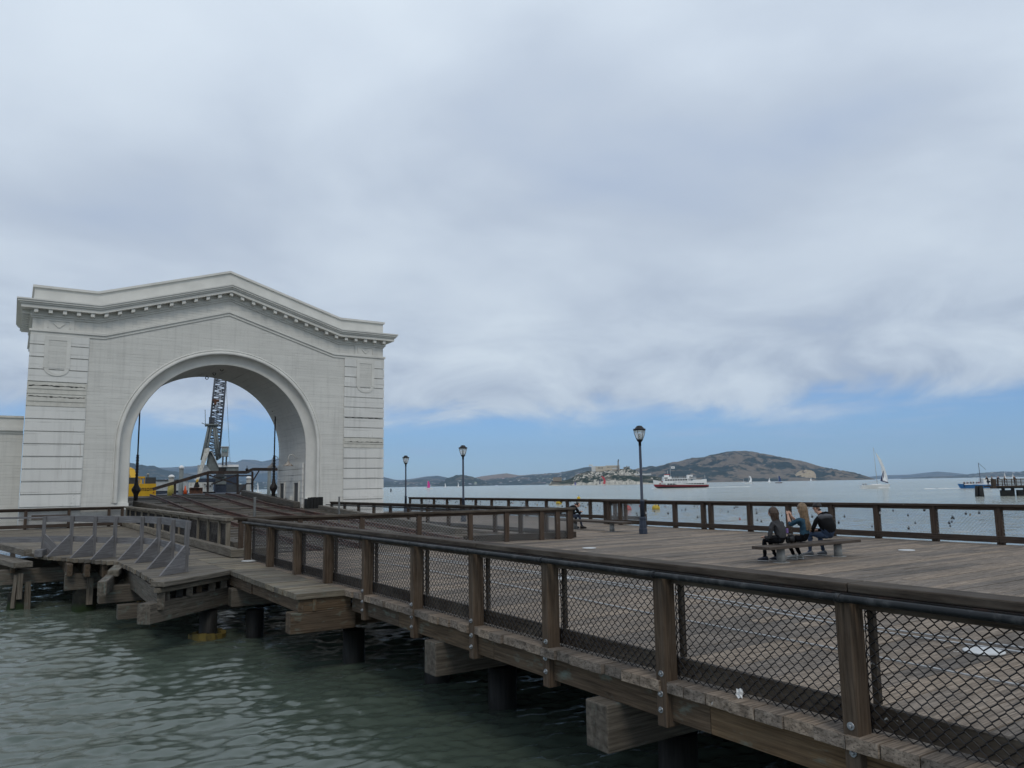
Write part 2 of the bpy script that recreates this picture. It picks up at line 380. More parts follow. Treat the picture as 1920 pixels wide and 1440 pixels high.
M['galv'] = paint('galvanised_wire', (0.34, 0.35, 0.36), 0.5, 0.15, 8, metal=0.6)
M['pipe'] = paint('black_steel_pipe', (0.012, 0.014, 0.016), 0.5, 0.2, 3, spec=0.3, rust=(0.3, 0.3, 0.3), rust_amt=0.12)
M['zinc'] = paint('zinc_bolt', (0.42, 0.44, 0.46), 0.4, 0.25, 25, metal=0.75)
M['rust'] = paint('rusty_steel', (0.085, 0.040, 0.026), 0.8, 0.3, 2.5, rust=(0.16, 0.065, 0.032), rust_amt=0.8)
M['railtop'] = paint('rusty_rail', (0.075, 0.036, 0.027), 0.7, 0.3, 3, rust=(0.15, 0.06, 0.035), rust_amt=0.7)
M['steelbrown'] = paint('brown_steel', (0.06, 0.045, 0.040), 0.7, 0.3, 1.2, rust=(0.11, 0.06, 0.04), rust_amt=0.6)
M['black'] = paint('black_iron', (0.012, 0.011, 0.011), 0.55, 0.3, 4, rust=(0.05, 0.025, 0.018), rust_amt=0.6)
M['conc'] = paint('grey_concrete', (0.30, 0.305, 0.30), 0.85, 0.15, 6)
M['lampblue'] = paint('blue_grey_lamp_paint', (0.032, 0.044, 0.070), 0.45, 0.15, 5)
M['lampblack'] = paint('black_lamp_paint', (0.012, 0.012, 0.014), 0.45, 0.15, 5)
M['whitepipe'] = paint('white_conduit', (0.40, 0.41, 0.42), 0.5, 0.12, 3)
M['coverm'] = paint('pale_cover', (0.55, 0.56, 0.56), 0.6, 0.1, 6)
M['bench'] = wood('bench_slab_wood', (0.045, 0.035, 0.030), (0.12, 0.098, 0.085), stain=(0.15, 0.13, 0.115), stain_amt=0.3)
def plain(name, col, rough=0.6, **k):
    if name not in M: M[name] = paint(name, col, rough, k.pop('var', 0.12), k.pop('scale', 3.0), **k)
    return M[name]
def glass_mat():
    m, t, b = mat('lamp_glass'); b.inputs['Base Color'].default_value = (0.75, 0.78, 0.78, 1)
    b.inputs['Transmission Weight'].default_value = 0.75; b.inputs['Roughness'].default_value = 0.25; b.inputs['IOR'].default_value = 1.2
    return m
M['glass'] = glass_mat()
def window_mat():
    m, t, b = mat('dark_window_glass'); b.inputs['Base Color'].default_value = (0.015, 0.02, 0.025, 1)
    b.inputs['Roughness'].default_value = 0.12; return m
M['win'] = window_mat()
def water_mat():
    m, t, b = mat('bay_water')
    oc = t.a('ShaderNodeTexCoord').outputs['Object']
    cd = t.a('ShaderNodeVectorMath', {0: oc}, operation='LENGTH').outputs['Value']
    big = t.noise(t.mapv(oc, scale=(0.02, 0.02, 1)), 1.0, 5, 0.6)
    c = t.mix(big, (0.056, 0.077, 0.060), (0.082, 0.103, 0.083))
    paw_tone = t.noise(t.mapv(oc, scale=(0.10, 0.32, 1), rot=(0, 0, -0.57)), 1.0, 7, 0.66, 0.4)     # cat's paws: uneven reflection painted into the base colour as streaks
    paw_tone2 = t.noise(t.mapv(oc, scale=(0.012, 0.05, 1), rot=(0, 0, -0.57)), 1.0, 6, 0.62, 0.3)
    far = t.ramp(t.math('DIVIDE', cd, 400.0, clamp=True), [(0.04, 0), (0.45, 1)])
    c = t.mix(far, c, (0.36, 0.375, 0.315))  # base colour paler with distance: brighter far reflection put into the colour
    pv = t.math('ADD', 0.30, t.math('ADD', t.math('MULTIPLY', paw_tone, 0.75), t.math('MULTIPLY', paw_tone2, 0.65)))
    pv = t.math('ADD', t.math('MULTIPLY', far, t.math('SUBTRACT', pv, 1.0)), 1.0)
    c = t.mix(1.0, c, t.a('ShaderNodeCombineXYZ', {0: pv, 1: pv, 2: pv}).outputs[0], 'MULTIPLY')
    t.put(b.inputs['Base Color'], c)
    b.inputs['IOR'].default_value = 1.52
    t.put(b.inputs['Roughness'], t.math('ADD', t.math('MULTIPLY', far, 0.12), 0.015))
    # ripples finer than the mesh: near, middle, far
    r1 = t.noise(t.mapv(oc, scale=(0.7, 1.25, 1), rot=(0, 0, 0.2)), 6.0, 6, 0.6, 0.7)
    r2 = t.noise(t.mapv(oc, scale=(1, 1, 1), rot=(0, 0, 0.5)), 0.9, 6, 0.62, 0.5)
    r3 = t.noise(t.mapv(oc, scale=(0.05, 0.11, 1), rot=(0, 0, -0.4)), 1.0, 8, 0.65, 0.4)
    b1 = t.a('ShaderNodeBump', {'Strength': 0.55, 'Distance': 0.018, 'Height': r1})
    w2 = t.ramp(t.math('DIVIDE', cd, 120.0, clamp=True), [(0.15, 0.0), (0.6, 1)])
    b2 = t.a('ShaderNodeBump', {'Strength': t.math('MULTIPLY', w2, 1.0), 'Distance': 0.42, 'Height': r2, 'Normal': b1.outputs[0]})
    b3 = t.a('ShaderNodeBump', {'Strength': t.math('MULTIPLY', far, 0.9), 'Distance': 4.5, 'Height': r3, 'Normal': b2.outputs[0]})
    t.put(b.inputs['Normal'], b3); return m
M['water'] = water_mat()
def pile_mat():
    m, t, b = mat('wet_pile')
    oc = t.a('ShaderNodeTexCoord').outputs['Object']; z = t.a('ShaderNodeSeparateXYZ', {0: t.a('ShaderNodeNewGeometry').outputs['Position']}).outputs[2]
    n = t.noise(oc, 5, 6, 0.65)
    g = t.mix(t.ramp(n, [(0.35, 0), (0.65, 1)]), (0.006, 0.007, 0.007), (0.026, 0.027, 0.022))
    zz = t.math('ADD', z, t.math('MULTIPLY', n, 0.35))
    g = t.mix(t.ramp(zz, [(0.30, 1), (0.42, 0)]), g, (0.018, 0.030, 0.012))     # weed below the tide line
    c = t.mix(t.ramp(zz, [(0.95, 0), (1.0, 1)]), g, t.mix(n, (0.10, 0.14, 0.11), (0.24, 0.26, 0.21)))
    t.put(b.inputs['Base Color'], c); b.inputs['Roughness'].default_value = 0.9; b.inputs['Specular IOR Level'].default_value = 0.15; return m
M['wetpile'] = pile_mat()

# ---------------------------------------------------------------- water
def make_water():
    # fan of rings round the viewpoint: waves are real geometry near by, ripple bump beyond
    az = np.radians(np.linspace(-5, 73, 900)); r = np.concatenate([[0.5], np.geomspace(5, 160, 1000)])
    A, R = np.meshgrid(az, r)
    X = R * np.sin(A); Y = R * np.cos(A); Z = np.zeros_like(X)
    sp = np.maximum(np.gradient(r)[:, None] * np.ones_like(X), R * (az[1] - az[0]))
    rng = np.random.RandomState(3)
    gust = 0.65 + 0.9 * np.clip(fbm(X * 0.11, Y * 0.11, 3, 5) + 0.35, 0, 1)
    for i in range(110):
        lam = 0.08 * (0.62 / 0.08) ** (rng.rand() ** 0.9) if i < 92 else rng.uniform(0.8, 2.2)
        th = RAD(80) + rng.randn() * 0.5
        amp = (0.0046 if i < 92 else 0.0032) * lam * (0.5 + rng.rand())
        ph = rng.rand() * 6.28; kx, ky = 2 * pi / lam * cos(th), 2 * pi / lam * sin(th)
        fade = np.clip(lam / sp / 2.2 - 1.0, 0, 1)
        wob = 0.5 * fbm(X / lam / 6 + i, Y / lam / 6, 2, 11 + i)
        s = np.sin(kx * X + ky * Y + ph + 4 * wob)
        Z += fade * amp * s * (gust if lam < 1.6 else 1)
    edge = np.clip((r[-1] - R) / 40, 0, 1); Z *= edge
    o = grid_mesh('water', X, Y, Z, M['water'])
    struct(o)
    # the rest of the bay
    az2 = np.radians(np.concatenate([np.linspace(-180, -5, 40), np.linspace(-5, 73, 80)[1:], np.linspace(73, 180, 30)[1:]]))
    rr = np.concatenate([[0.5], np.geomspace(4, 160, 14), np.geomspace(200, 24000, 30)])
    A, R = np.meshgrid(az2, rr); X = R * np.sin(A); Y = R * np.cos(A); Z = np.full_like(X, 0.0)
    inside = (A >= np.radians(-5.01)) & (A <= np.radians(73.01)) & (R < 159)
    Z = np.where(inside, -0.5, Z)
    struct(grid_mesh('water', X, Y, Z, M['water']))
make_water()
# ---------------------------------------------------------------- decks
DZ = 1.5
PLAT = [(17.85, 2.69), (21.6, 2.68), (23.8, 2.56), (25.7, 1.66), (27.75, 0.87), (33.5, -0.19), (48.2, -3.0)]
def plat_left(y): return float(np.interp(y, [p[0] for p in PLAT], [p[1] for p in PLAT]))
def boards(mb, y0, y1, xl, xr, w=0.285, th=0.1, seg=5.5, zfun=lambda y: DZ, jit=0.0, zj=0.003):
    y = y0
    while y < y1 - 0.02:
        ww = min(w * random.uniform(0.93, 1.07), y1 - y)
        a, b = xl(y + ww / 2), xr(y + ww / 2)
        x = a + random.uniform(-jit, jit); first = True
        while x < b - 0.01:
            L = random.uniform(0.45, 1.0) * seg if not first else random.uniform(0.3, 1.0) * seg
            first = False
            e = min(b, x + L)
            if b - e < 0.7: e = b
            z = zfun(y) + random.uniform(-zj, zj)
            mb.box((x, y + 0.006, z - th), (e - 0.006, y + ww - 0.007, z), ax=0)
            x = e
        y += ww
mb = MB()
boards(mb, -4.0, 14.1, lambda y: 5.37, lambda y: 23.72, jit=0.03)
boards(mb, 14.1, 23.3, lambda y: 5.40, lambda y: 23.72)
boards(mb, 23.3, 28.6, lambda y: 16.75, lambda y: 23.72)
boards(mb, 28.6, 56.0, lambda y: 16.75, lambda y: 26.55)
deck = struct(mb.build('pier_deck', M['deck'], bevel=0))
mb = MB()
boards(mb, 14.1, 17.86, lambda y: 4.44, lambda y: 5.395, jit=0.012)
boards(mb, 17.86, 23.3, lambda y: 4.46, lambda y: 5.395)
struct(mb.build('walkway_deck', M['edge']))
mb = MB()
def front_x(y): return 2.69 + (y - 17.85) * 1.115      # the landing's front edge runs askew
boards(mb, 17.86, 19.5, plat_left, front_x, w=0.13, jit=0.02)
boards(mb, 19.5, 23.3, plat_left, lambda y: 4.455, w=0.26, jit=0.03)
boards(mb, 23.3, 48.0, plat_left, lambda y: 5.45, w=0.26, jit=0.04)
struct(mb.build('landing_deck', M['oldwood']))
# sloping track ramp that climbs through the arch
def rz(y): return float(np.interp(y, [22, 24, 30, 38, 48, 58.5, 64], [1.2, 1.28, 1.52, 1.80, 2.20, 2.84, 3.05]))
mb = MB()
y = 23.6
while y < 63:
    w = random.choice([0.24, 0.3, 0.3, 0.36]); z = rz(y)
    x = 5.9 if y < 47.5 else 6.0
    xe = 16.6 if y < 47.5 else 15.3
    while x < xe - 0.1:
        L = random.uniform(1.6, 4.5); e = min(xe, x + L)
        if random.random() > 0.06:
            zz = z + random.choice([0, 0, -0.02, 0.015, 0.05]) + random.uniform(-0.012, 0.012)
            s = rz(y + w) - z
            P = [(e if i & 1 else x, y + (w - random.uniform(0.01, 0.05) if i & 2 else 0), (zz if i & 4 else zz - 0.18) + (s if i & 2 else 0)) for i in range(8)]
            mb.hexa(P, (e - x, w, 0.18), ax=0)
        x = e + random.uniform(0.01, 0.06)
    y += w + random.uniform(0.0, 0.03)
struct(mb.build('ramp_deck', M['ramp']))
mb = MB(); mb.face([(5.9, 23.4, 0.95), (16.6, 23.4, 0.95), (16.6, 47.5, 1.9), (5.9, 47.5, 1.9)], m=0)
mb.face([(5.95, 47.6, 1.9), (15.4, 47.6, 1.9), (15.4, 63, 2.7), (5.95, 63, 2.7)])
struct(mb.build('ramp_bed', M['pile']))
# loose guard timbers lying on the ramp
def timber(px0, py0, px1, py1, z0, z1, w, h, label, mt='ramp'):
    mb = MB(); mb.beam(gp(px0, py0, z0), gp(px1, py1, z1), w, h)
    return tag(mb.build('timber_baulk', M[mt], bevel=0.015), label, 'timber')
RX = [(8.55, 10.05), (12.35, 13.85)]
for k, (xa, xb) in enumerate(RX):
    t = thing('railway_track', ['rusty railway track on the ramp running through the left half of the arch',
                                'rusty railway track on the ramp running through the right half of the arch'][k], 'railway track', ((xa + xb) / 2, 24, 1.3), 'railway tracks on the ramp')
    ys = list(np.arange(24.2, 63.1, 1.5))
    for x in (xa, xb):
        mb = MB(); pr = [(-.065, 0), (.065, 0), (.065, .02), (.014, .045), (.014, .11), (.038, .125), (.038, .17), (-.038, .17), (-.038, .125), (-.014, .11), (-.014, .045), (-.065, .02), (-.065, 0)]
        secs = [[(x + a, y, rz(y) + 0.02 + b) for a, b in pr] for y in ys]
        mb.loft(secs, smooth=False); mb.build('rail', M['railtop'], t)
tag(MB().beam((6.5, 27.0, rz(27) + .12), (7.0, 47.0, rz(47) + .14), 0.3, 0.26).build('timber_baulk', M['ramp'], bevel=.02), 'long weathered timber baulk lying along the left edge of the track ramp', 'timber')
tag(MB().beam((15.2, 27.5, rz(27.5) + .12), (15.55, 45.0, rz(45) + .14), 0.34, 0.3).build('timber_baulk', M['beam'], bevel=.02), 'long grey timber baulk lying along the right edge of the track ramp', 'timber')
tag(MB().beam((7.6, 44.0, rz(44) + .2), (6.4, 51.5, rz(51.5) + .22), 0.4, 0.36).build('timber_baulk', M['ramp'], bevel=.03), 'thick old timber lying beside the tracks at the left foot of the arch', 'timber')
tag(MB().beam((14.9, 47.5, rz(47.5) + .2), (14.75, 60, rz(60) + .24), 0.4, 0.36).build('timber_baulk', M['ramp'], bevel=.03), 'grey timber along the right jamb of the arch opening', 'timber')

# rim joists, joists and pile caps under the deck edge
def part_box(lo, hi, name, m, parent, bevel=0.006): return MB().box(lo, hi).build(name, M[m], parent, bevel)
mb = MB(); y = -4.0
while y < 14.0:
    L = random.uniform(2.4, 4.2); e = min(14.0, y + L); mb.box((5.46, y, 1.13), (5.56, e - 0.006, 1.397), ax=1); y = e
mb.box((4.5, 14.16, 1.17), (4.6, 17.3, 1.397), ax=1); mb.box((4.5, 17.42, 1.15), (4.6, 20.6, 1.397), ax=1)
mb.box((4.6, 14.16, 1.17), (5.5, 14.26, 1.397), ax=0)
mb.box((4.76, 14.13, 1.17), (4.84, 14.16, 1.39), ax=2)
for x in np.arange(6.4, 23.4, 1.1): mb.box((x, -3.8, 1.135), (x + 0.1, 22.8, 1.398), ax=1)
rim = struct(mb.build('deck_joists', M['joist'], bevel=0.006))
def cap_beam(x0, x1, y, z0, z1, w, label, mt='beam'):
    mb = MB().box((x0, y - w / 2, z0), (x1, y + w / 2, z1))
    return tag(mb.build('support_timber', M[mt], bevel=0.018), label, 'beam', 'support timbers under the decks')
cap_beam(5.28, 23.0, 6.62, 0.65, 1.128, 0.36, 'big square timber end nearest the viewer, sticking out under the deck edge')
cap_beam(5.33, 23.0, 10.55, 0.65, 1.128, 0.36, 'square timber end below the wire fence, second from the right under the deck edge')
cap_beam(4.98, 23.0, 14.95, 0.72, 1.125, 0.34, 'timber with a round bolt washer, beside the corner of the walkway', 'joist')
cap_beam(4.36, 5.6, 14.30, 0.79, 1.165, 0.30, 'pale brown timber block with knots under the walkway corner', 'joist')
cap_beam(4.40, 23.0, 18.9, 0.72, 1.13, 0.34, 'shaded timber under the walkway between the landing and the corner')
tag(MB().beam((2.45, 17.88, 0.87), (5.5, 20.62, 0.90), 0.32, 0.42).build('support_timber', M['beam'], bevel=0.02), 'long heavy timber with a split bleached end under the front of the landing', 'beam', 'support timbers under the decks')
cap_beam(2.0, 5.3, 22.3, 0.62, 1.04, 0.34, 'shaded timber with a split end, second back under the landing')
cap_beam(2.35, 5.3, 21.4, 0.32, 0.66, 0.30, 'broken stub of timber hanging low under the landing')
cap_beam(1.45, 5.3, 25.9, 0.62, 1.08, 0.34, 'timber with a bleached end above the second pile from the left')
cap_beam(-0.75, 5.3, 28.3, 0.66, 1.10, 0.36, 'short timber above the leftmost pile, with bolts along it')
cap_beam(-2.2, 5.3, 32.5, 0.7, 1.1, 0.36, 'timber at the left border of the picture under the landing')
# timbers along the landing's ragged edge
def edge_beam(p0, p1, w, h, label, mt='beam'):
    return tag(MB().beam(p0, p1, w, h).build('edge_beam', M[mt], bevel=0.015), label, 'beam', 'timbers along the edge of the landing')
edge_beam((2.78, 17.9, 1.13), (2.78, 23.6, 1.16), 0.16, 0.42, 'bleached side beam under the left edge of the landing front')
edge_beam((2.68, 17.80, 1.462), (4.50, 19.43, 1.462), 0.34, 0.11, 'wide grey plank along the skewed front lip of the landing', 'oldwood')
edge_beam((2.68, 17.82, 1.335), (4.44, 19.40, 1.335), 0.16, 0.11, 'thin dark plank under the front lip of the landing', 'edge')
edge_beam((1.95, 20.9, 1.12), (3.0, 25.8, 1.18), 0.2, 0.34, 'diagonal beam with a blue green end jutting out beside the landing')
edge_beam((2.3, 22.2, 1.34), (2.6, 23.6, 1.36), 0.26, 0.16, 'short plank block on top of the jutting diagonal beam', 'edge')
edge_beam((0.55, 27.9, 1.60), (-0.9, 36.0, 1.62), 0.22, 0.2, 'long pale kerb timber on the left edge of the landing', 'oldwood')
edge_beam((0.82, 27.55, 1.58), (0.95, 28.0, 1.58), 0.22, 0.22, 'small grey end block of the kerb timber', 'brace')
edge_beam((0.45, 27.2, 1.30), (-0.75, 33.2, 1.30), 0.5, 0.16, 'broken mossy plank hanging along the left edge of the landing', 'oldwood')
for i, (x, y) in enumerate([(1.55, 25.7), (1.95, 25.2), (2.35, 24.7), (0.2, 28.0), (-0.35, 29.6)]):
    edge_beam((x, y - 0.2, 1.20), (x, y + 5, 1.20), 0.14, 0.34, ['joist end below the bend of the landing edge, left of the pair', 'joist end below the bend of the landing edge, right of the pair',
              'single joist end right of the second pile', 'dark joist end above the leftmost pile', 'joist end near the left border under the landing'][i], 'joist')
for i, x in enumerate([2.95, 3.22, 3.45, 3.72, 4.05, 4.36]):
    edge_beam((x, 17.95 + (x - 2.69) * 0.897 - 0.06 * (i % 3), 1.235), (x, 23, 1.235), [0.1, 0.16, 0.14, 0.12, 0.16, 0.15][i], [0.32, 0.28, 0.33, 0.28, 0.32, 0.30][i],
              ['first joist end from the left under the landing front', 'second joist end from the left under the landing front', 'third joist end under the landing front, with a splinter', 'green stained joist end under the landing front',
               'fifth joist end from the left under the landing front', 'last joist end, nearest the walkway, under the landing front'][i], ['beam', 'pile', 'beam', 'joist', 'beam', 'beam'][i])
# piles
def pile(x, y, label, r=0.21, top=0.9, z0=-3, mt='wetpile'):
    t = thing('timber_pile', label, 'pile', (x, y, 0), 'piles under the decks')
    mb = MB(); rr = [r * random.uniform(0.95, 1.05) for _ in range(6)]
    mb.tube([(x + random.uniform(-.015, .015), y, z) for z in np.linspace(z0, top, 6)], rr, 14); mb.build('shaft', M[mt], t)
    return t
p = pile(0.41, 27.75, 'leftmost pile with a pale green crust and splice planks', 0.3, 0.45)
MB().beam((0.25, 27.42, 0.05), (0.30, 27.5, 1.0), 0.1, 0.07).build('splice_plank', M['beam'], p); MB().beam((0.62, 27.45, -0.05), (0.60, 27.5, 0.78), 0.14, 0.08).build('splice_plank', M['beam'], p)
MB().box((0.33, 27.36, 0.3), (0.47, 27.44, 1.05)).build('splice_plank', M['beam'], p)
p = pile(1.98, 25.95, 'second pile from the left, with a splice plank and pale crust', 0.32, 0.62)
MB().box((2.0, 25.58, 0.2), (2.16, 25.66, 0.95)).build('splice_plank', M['beam'], p)
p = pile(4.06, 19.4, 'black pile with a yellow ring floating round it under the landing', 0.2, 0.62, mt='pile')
mb = MB()
for k in range(14):
    a = 2 * pi * k / 14; b = 2 * pi * (k + 0.97) / 14
    z = 0.10 + 0.03 * sin(a * 2); r0, r1 = 0.30, 0.42
    P = []
    for i in range(8):
        an = b if i & 1 else a; r_ = r1 if i & 2 else r0; P.append((4.06 + r_ * cos(an), 19.5 + r_ * sin(an), z if i & 4 else -0.08))
    mb.hexa(P, (0.2, 0.12, 0.2))
tag(mb.build('pile_collar', plain('ochre_collar', (0.14, 0.105, 0.022), 0.7, rust=(0.03, 0.03, 0.02), rust_amt=0.8)), 'dirty yellow floating collar round the black pile', 'float')
for i, (x, y) in enumerate([(6.5, 6.7), (6.6, 10.6), (5.9, 15.0), (6.5, 12.6)]):
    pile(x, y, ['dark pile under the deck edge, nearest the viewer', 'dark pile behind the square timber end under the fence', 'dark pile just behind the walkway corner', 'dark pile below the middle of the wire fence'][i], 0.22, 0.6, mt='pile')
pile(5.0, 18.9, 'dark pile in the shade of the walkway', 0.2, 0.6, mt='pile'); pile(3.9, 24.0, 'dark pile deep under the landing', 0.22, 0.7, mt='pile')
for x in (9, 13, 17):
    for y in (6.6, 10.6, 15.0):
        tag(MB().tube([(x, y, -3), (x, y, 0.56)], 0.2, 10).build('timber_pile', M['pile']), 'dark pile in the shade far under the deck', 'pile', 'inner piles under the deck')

# ---------------------------------------------------------------- fences
_panel = {}
def chain_panel(w, h, pitch, r, fine, mt):
    key = (round(w, 2), round(h, 2), pitch, r, fine, mt)
    if key in _panel: return _panel[key]
    w, h = key[0], key[1]; mb = MB()
    if fine:
        hp = pitch / 2; n = int(w / hp / 2) ; rows = int(h / hp)
        for i in range(n + 1):
            for ph in (0,):
                pts = []
                for j in range(rows + 1):
                    x = i * pitch + (hp if (j) % 2 else 0) * 0.98
                    z = j * hp * 0.985
                    yy = 0.0035 if (i + j) % 2 else -0.0035
                    if x > w: x = w
                    pts.append((x, yy, z - hp * 0.13)); pts.append((x, -yy, z + hp * 0.13))
                sag = lambda p: (p[0] + 0.006 * sin(p[2] * 5 + p[0] * 3 + w * 90), p[1] + 0.012 * sin(p[0] * 3.1 + w * 50) * sin(p[2] * 3.6), p[2] - 0.007 * sin(p[0] * 3.3 + w * 70) * sin(p[2] * 3.4))
                mb.tube([sag(p) for p in pts], r, 4, cap=False)
        # the neighbouring wire leans the other way and hooks through at every bend
        for i in range(n + 1):
            pts = []
            for j in range(rows + 1):
                x = (i + 1) * pitch - (hp * 0.98 if j % 2 else 0)
                z = j * hp * 0.985
                yy = -0.0035 if (i + j) % 2 else 0.0035
                if x > w: x = w
                pts.append((x, yy, z - hp * 0.13)); pts.append((x, -yy, z + hp * 0.13))
            sag = lambda p: (p[0] + 0.006 * sin(p[2] * 5 + p[0] * 3 + w * 90), p[1] + 0.012 * sin(p[0] * 3.1 + w * 50) * sin(p[2] * 3.6), p[2] - 0.007 * sin(p[0] * 3.3 + w * 70) * sin(p[2] * 3.4))
            pts = [sag(p) for p in pts]
            mb.tube(pts, r, 4, cap=False)
    else:
        n = int((w + h) / pitch) + 1
        for k in range(n + 1):
            c = k * pitch
            x0, z0 = (c, 0) if c <= w else (w, c - w); x1, z1 = (0, c) if c <= h else (c - h, h)
            if abs(x0 - x1) > 0.01: mb.tube([(x0, 0, z0), (x1, 0, z1)], r, 3, cap=False)
            x0, z0 = (w - c, 0) if c <= w else (0, c - w); x1, z1 = (w, c) if c <= h else (w - c + h, h)
            if abs(x0 - x1) > 0.01: mb.tube([(x0, 0.003, z0), (x1, 0.003, z1)], r, 3, cap=False)
    me = mb.data('mesh_panel', M[mt], recalc=False); _panel[key] = me; return me
def fence(label, p0, p1, ts, side, mt_post='farpost', mt_cap='farpost', z=DZ, ztop=2.5, pw=0.14, pd=0.14, kick=True, fine=False, pipe=False,
          mesh_mt='galv', r=0.0038, pitch=0.105, post_drop=0.0, bolts=False, capw=0.22, capt=0.075, cap_off=0.0, kick_side=1, group='wire mesh pier fences', mesh_z0=0.05, double_cap=False, drop_ts=None):
    """posts at distances ts along p0->p1; side = +1/-1 picks which side of the line is inside."""
    p0, p1 = Vector((*p0, z)), Vector((*p1, z)); a = (p1 - p0).normalized(); n = Vector((-a.y, a.x, 0)) * side
    rzv = math.atan2(a.y, a.x); L = (p1 - p0).length
    t = thing('mesh_fence', label, 'fence', p0, group)
    MR = Matrix((a, n, Vector((0, 0, 1)))).transposed()
    def B(u0, u1, v0, v1, z0, z1, ax=None):
        P = [p0 + a * (u1 if i & 1 else u0) + n * (v1 if i & 2 else v0) + Vector((0, 0, (z1 if i & 4 else z0) - z)) for i in range(8)]
        return MB().hexa(P, (u1 - u0, v1 - v0, z1 - z0), ax=ax)
    for q in ts:
        dr = post_drop if (drop_ts is None or q in drop_ts) else 0.0
        lean = a * random.uniform(-0.012, 0.012) + n * random.uniform(-0.008, 0.004)
        pm = B(q - pw / 2, q + pw / 2, 0, pd, z - dr - (random.uniform(0, 0.05) if fine and dr else 0), ztop, ax=2); pm.v[0:4] = [tuple(Vector(p) + lean * (dr * 2)) for p in pm.v[0:4]]
        po = pm.build('post', M[mt_post], t, bevel=0.01 if fine else 0.0)
        if bolts:
            for zz in ((z + 0.07, z - 0.12, z - 0.27) if dr else ()):
                c = p0 + a * (q + random.uniform(-.02, .01)) + Vector((0, 0, zz - z))
                mb = MB(); cc = c - n * 0.004
                mb.tube([cc + n * 0.01, cc - n * 0.006], 0.029, 14); mb.tube([cc - n * 0.006, cc - n * 0.026], [0.016, 0.014], 6)
                mb.build('bolt', M['zinc'], po)
    if fine:
        # laid in lengths with a joint over some posts
        js = [-0.1] + [q for i, q in enumerate(ts) if i % 3 == 2 and q < L - 1] + [L + 0.1]
        for k in range(len(js) - 1):
            B(js[k] + 0.004, js[k + 1] - 0.004, 0.06 + cap_off, 0.06 + cap_off + capw, ztop + 0.035, ztop + 0.035 + capt, ax=0).build('top_rail', M[mt_cap], t, bevel=0.012)
        for k in range(len(ts) - 1): B(ts[k] + pw / 2 + 0.002, ts[k + 1] - pw / 2 - 0.002, pd - 0.05, pd + 0.01, ztop - 0.085, ztop - 0.005, ax=0).build('sub_rail', M['rail'], t)
        B(-0.05, L + 0.05, 0.05, 0.16, ztop + 0.002, ztop + 0.033, ax=0).build('bearer', M['black'], t)
    else:
        B(-0.12, L + 0.12, pd / 2 - capw / 2, pd / 2 + capw / 2, ztop + 0.002, ztop + capt, ax=0).build('top_rail', M[mt_cap], t, bevel=0.012)
        B(0, L, pd * 0.3, pd * 0.7, ztop - 0.09, ztop, ax=0).build('sub_rail', M[mt_post], t)
    if pipe:
        pts = [p0 + a * (q) - n * 0.035 + Vector((0, 0, ztop + 0.005 - z)) for q in np.linspace(-0.25, L + 0.1, 30)]
        pts = [pts[0] + n * 0.12 - Vector((0, 0, 0.05))] + pts if False else pts
        po = MB().tube(pts, 0.029, 12).build('handrail_pipe', M['pipe'], t)
        for q in ts:
            c = p0 + a * q - n * 0.035 + Vector((0, 0, ztop + 0.005 - z))
            MB().tube([c - a * 0.022, c + a * 0.022], 0.035, 12).build('pipe_clamp', M['pipe'], po)
    zk = 0.17 if kick else 0.0
    for k in range(len(ts) - 1):
        u0, u1 = ts[k] + pw / 2, ts[k + 1] - pw / 2; w = u1 - u0
        vm = (pd + 0.012) if fine else pd * 0.5
        if fine:
            vk = pd + 0.03
            B(ts[k] + 0.002, ts[k + 1] - 0.002, vk, vk + 0.045, z + 0.03, z + 0.03 + 0.17, ax=0).build('kick_board', M['rail'], t)
            B(ts[k] + pw / 2 + 0.01, ts[k] + pw / 2 + 0.06, vk - 0.0, vk + 0.045, z + 0.21, ztop - 0.09, ax=2).build('stile', M['rail'], t)
            B(ts[k + 1] - pw / 2 - 0.06, ts[k + 1] - pw / 2 - 0.01, vk - 0.0, vk + 0.045, z + 0.21, ztop - 0.09, ax=2).build('stile', M['rail'], t)
        h = ztop - 0.02 - z - mesh_z0
        me = chain_panel(w, h, pitch, r, fine, mesh_mt)
        o = bpy.data.objects.new('mesh_panel', me); C.objects.link(o); o.parent = t
        MW = Matrix.Translation(a * u0 + n * vm + Vector((0, 0, mesh_z0))) @ MR.to_4x4()
        o.matrix_local = MW
    if kick and not fine:
        vk = (pd + 0.0 if kick_side > 0 else -0.05)
        js = [0.0] + [q for i, q in enumerate(ts) if i % 2 == 1 and 1 < q < L - 1] + [L]
        for k in range(len(js) - 1):
            B(js[k] + 0.003, js[k + 1] - 0.003, vk + 0.002, vk + 0.055, z + 0.06, z + 0.24, ax=0).build('kick_board', M[mt_cap], t, bevel=0.008)
    return t
# near fence along the water side: outer faces of the posts at x = 5.38
F1Y = [-0.2, 1.7, 3.72, 5.74, 7.66, 9.42, 11.28, 13.30, 15.35, 17.35, 19.5, 21.65]
f1 = fence('long brown timber fence with black wire mesh and pipe rail along the near deck edge', (5.385, F1Y[0]), (5.385, F1Y[-1]), [y - F1Y[0] for y in F1Y], -1,
      'post', 'rail', ztop=2.5, pw=0.13, pd=0.17, fine=True, pipe=True, mesh_mt='wire', r=0.0050, pitch=0.093, post_drop=0.42, bolts=True,
      drop_ts=[y - F1Y[0] for y in F1Y if y < 14], mesh_z0=0.0, capw=0.25, capt=0.07, cap_off=0.02)
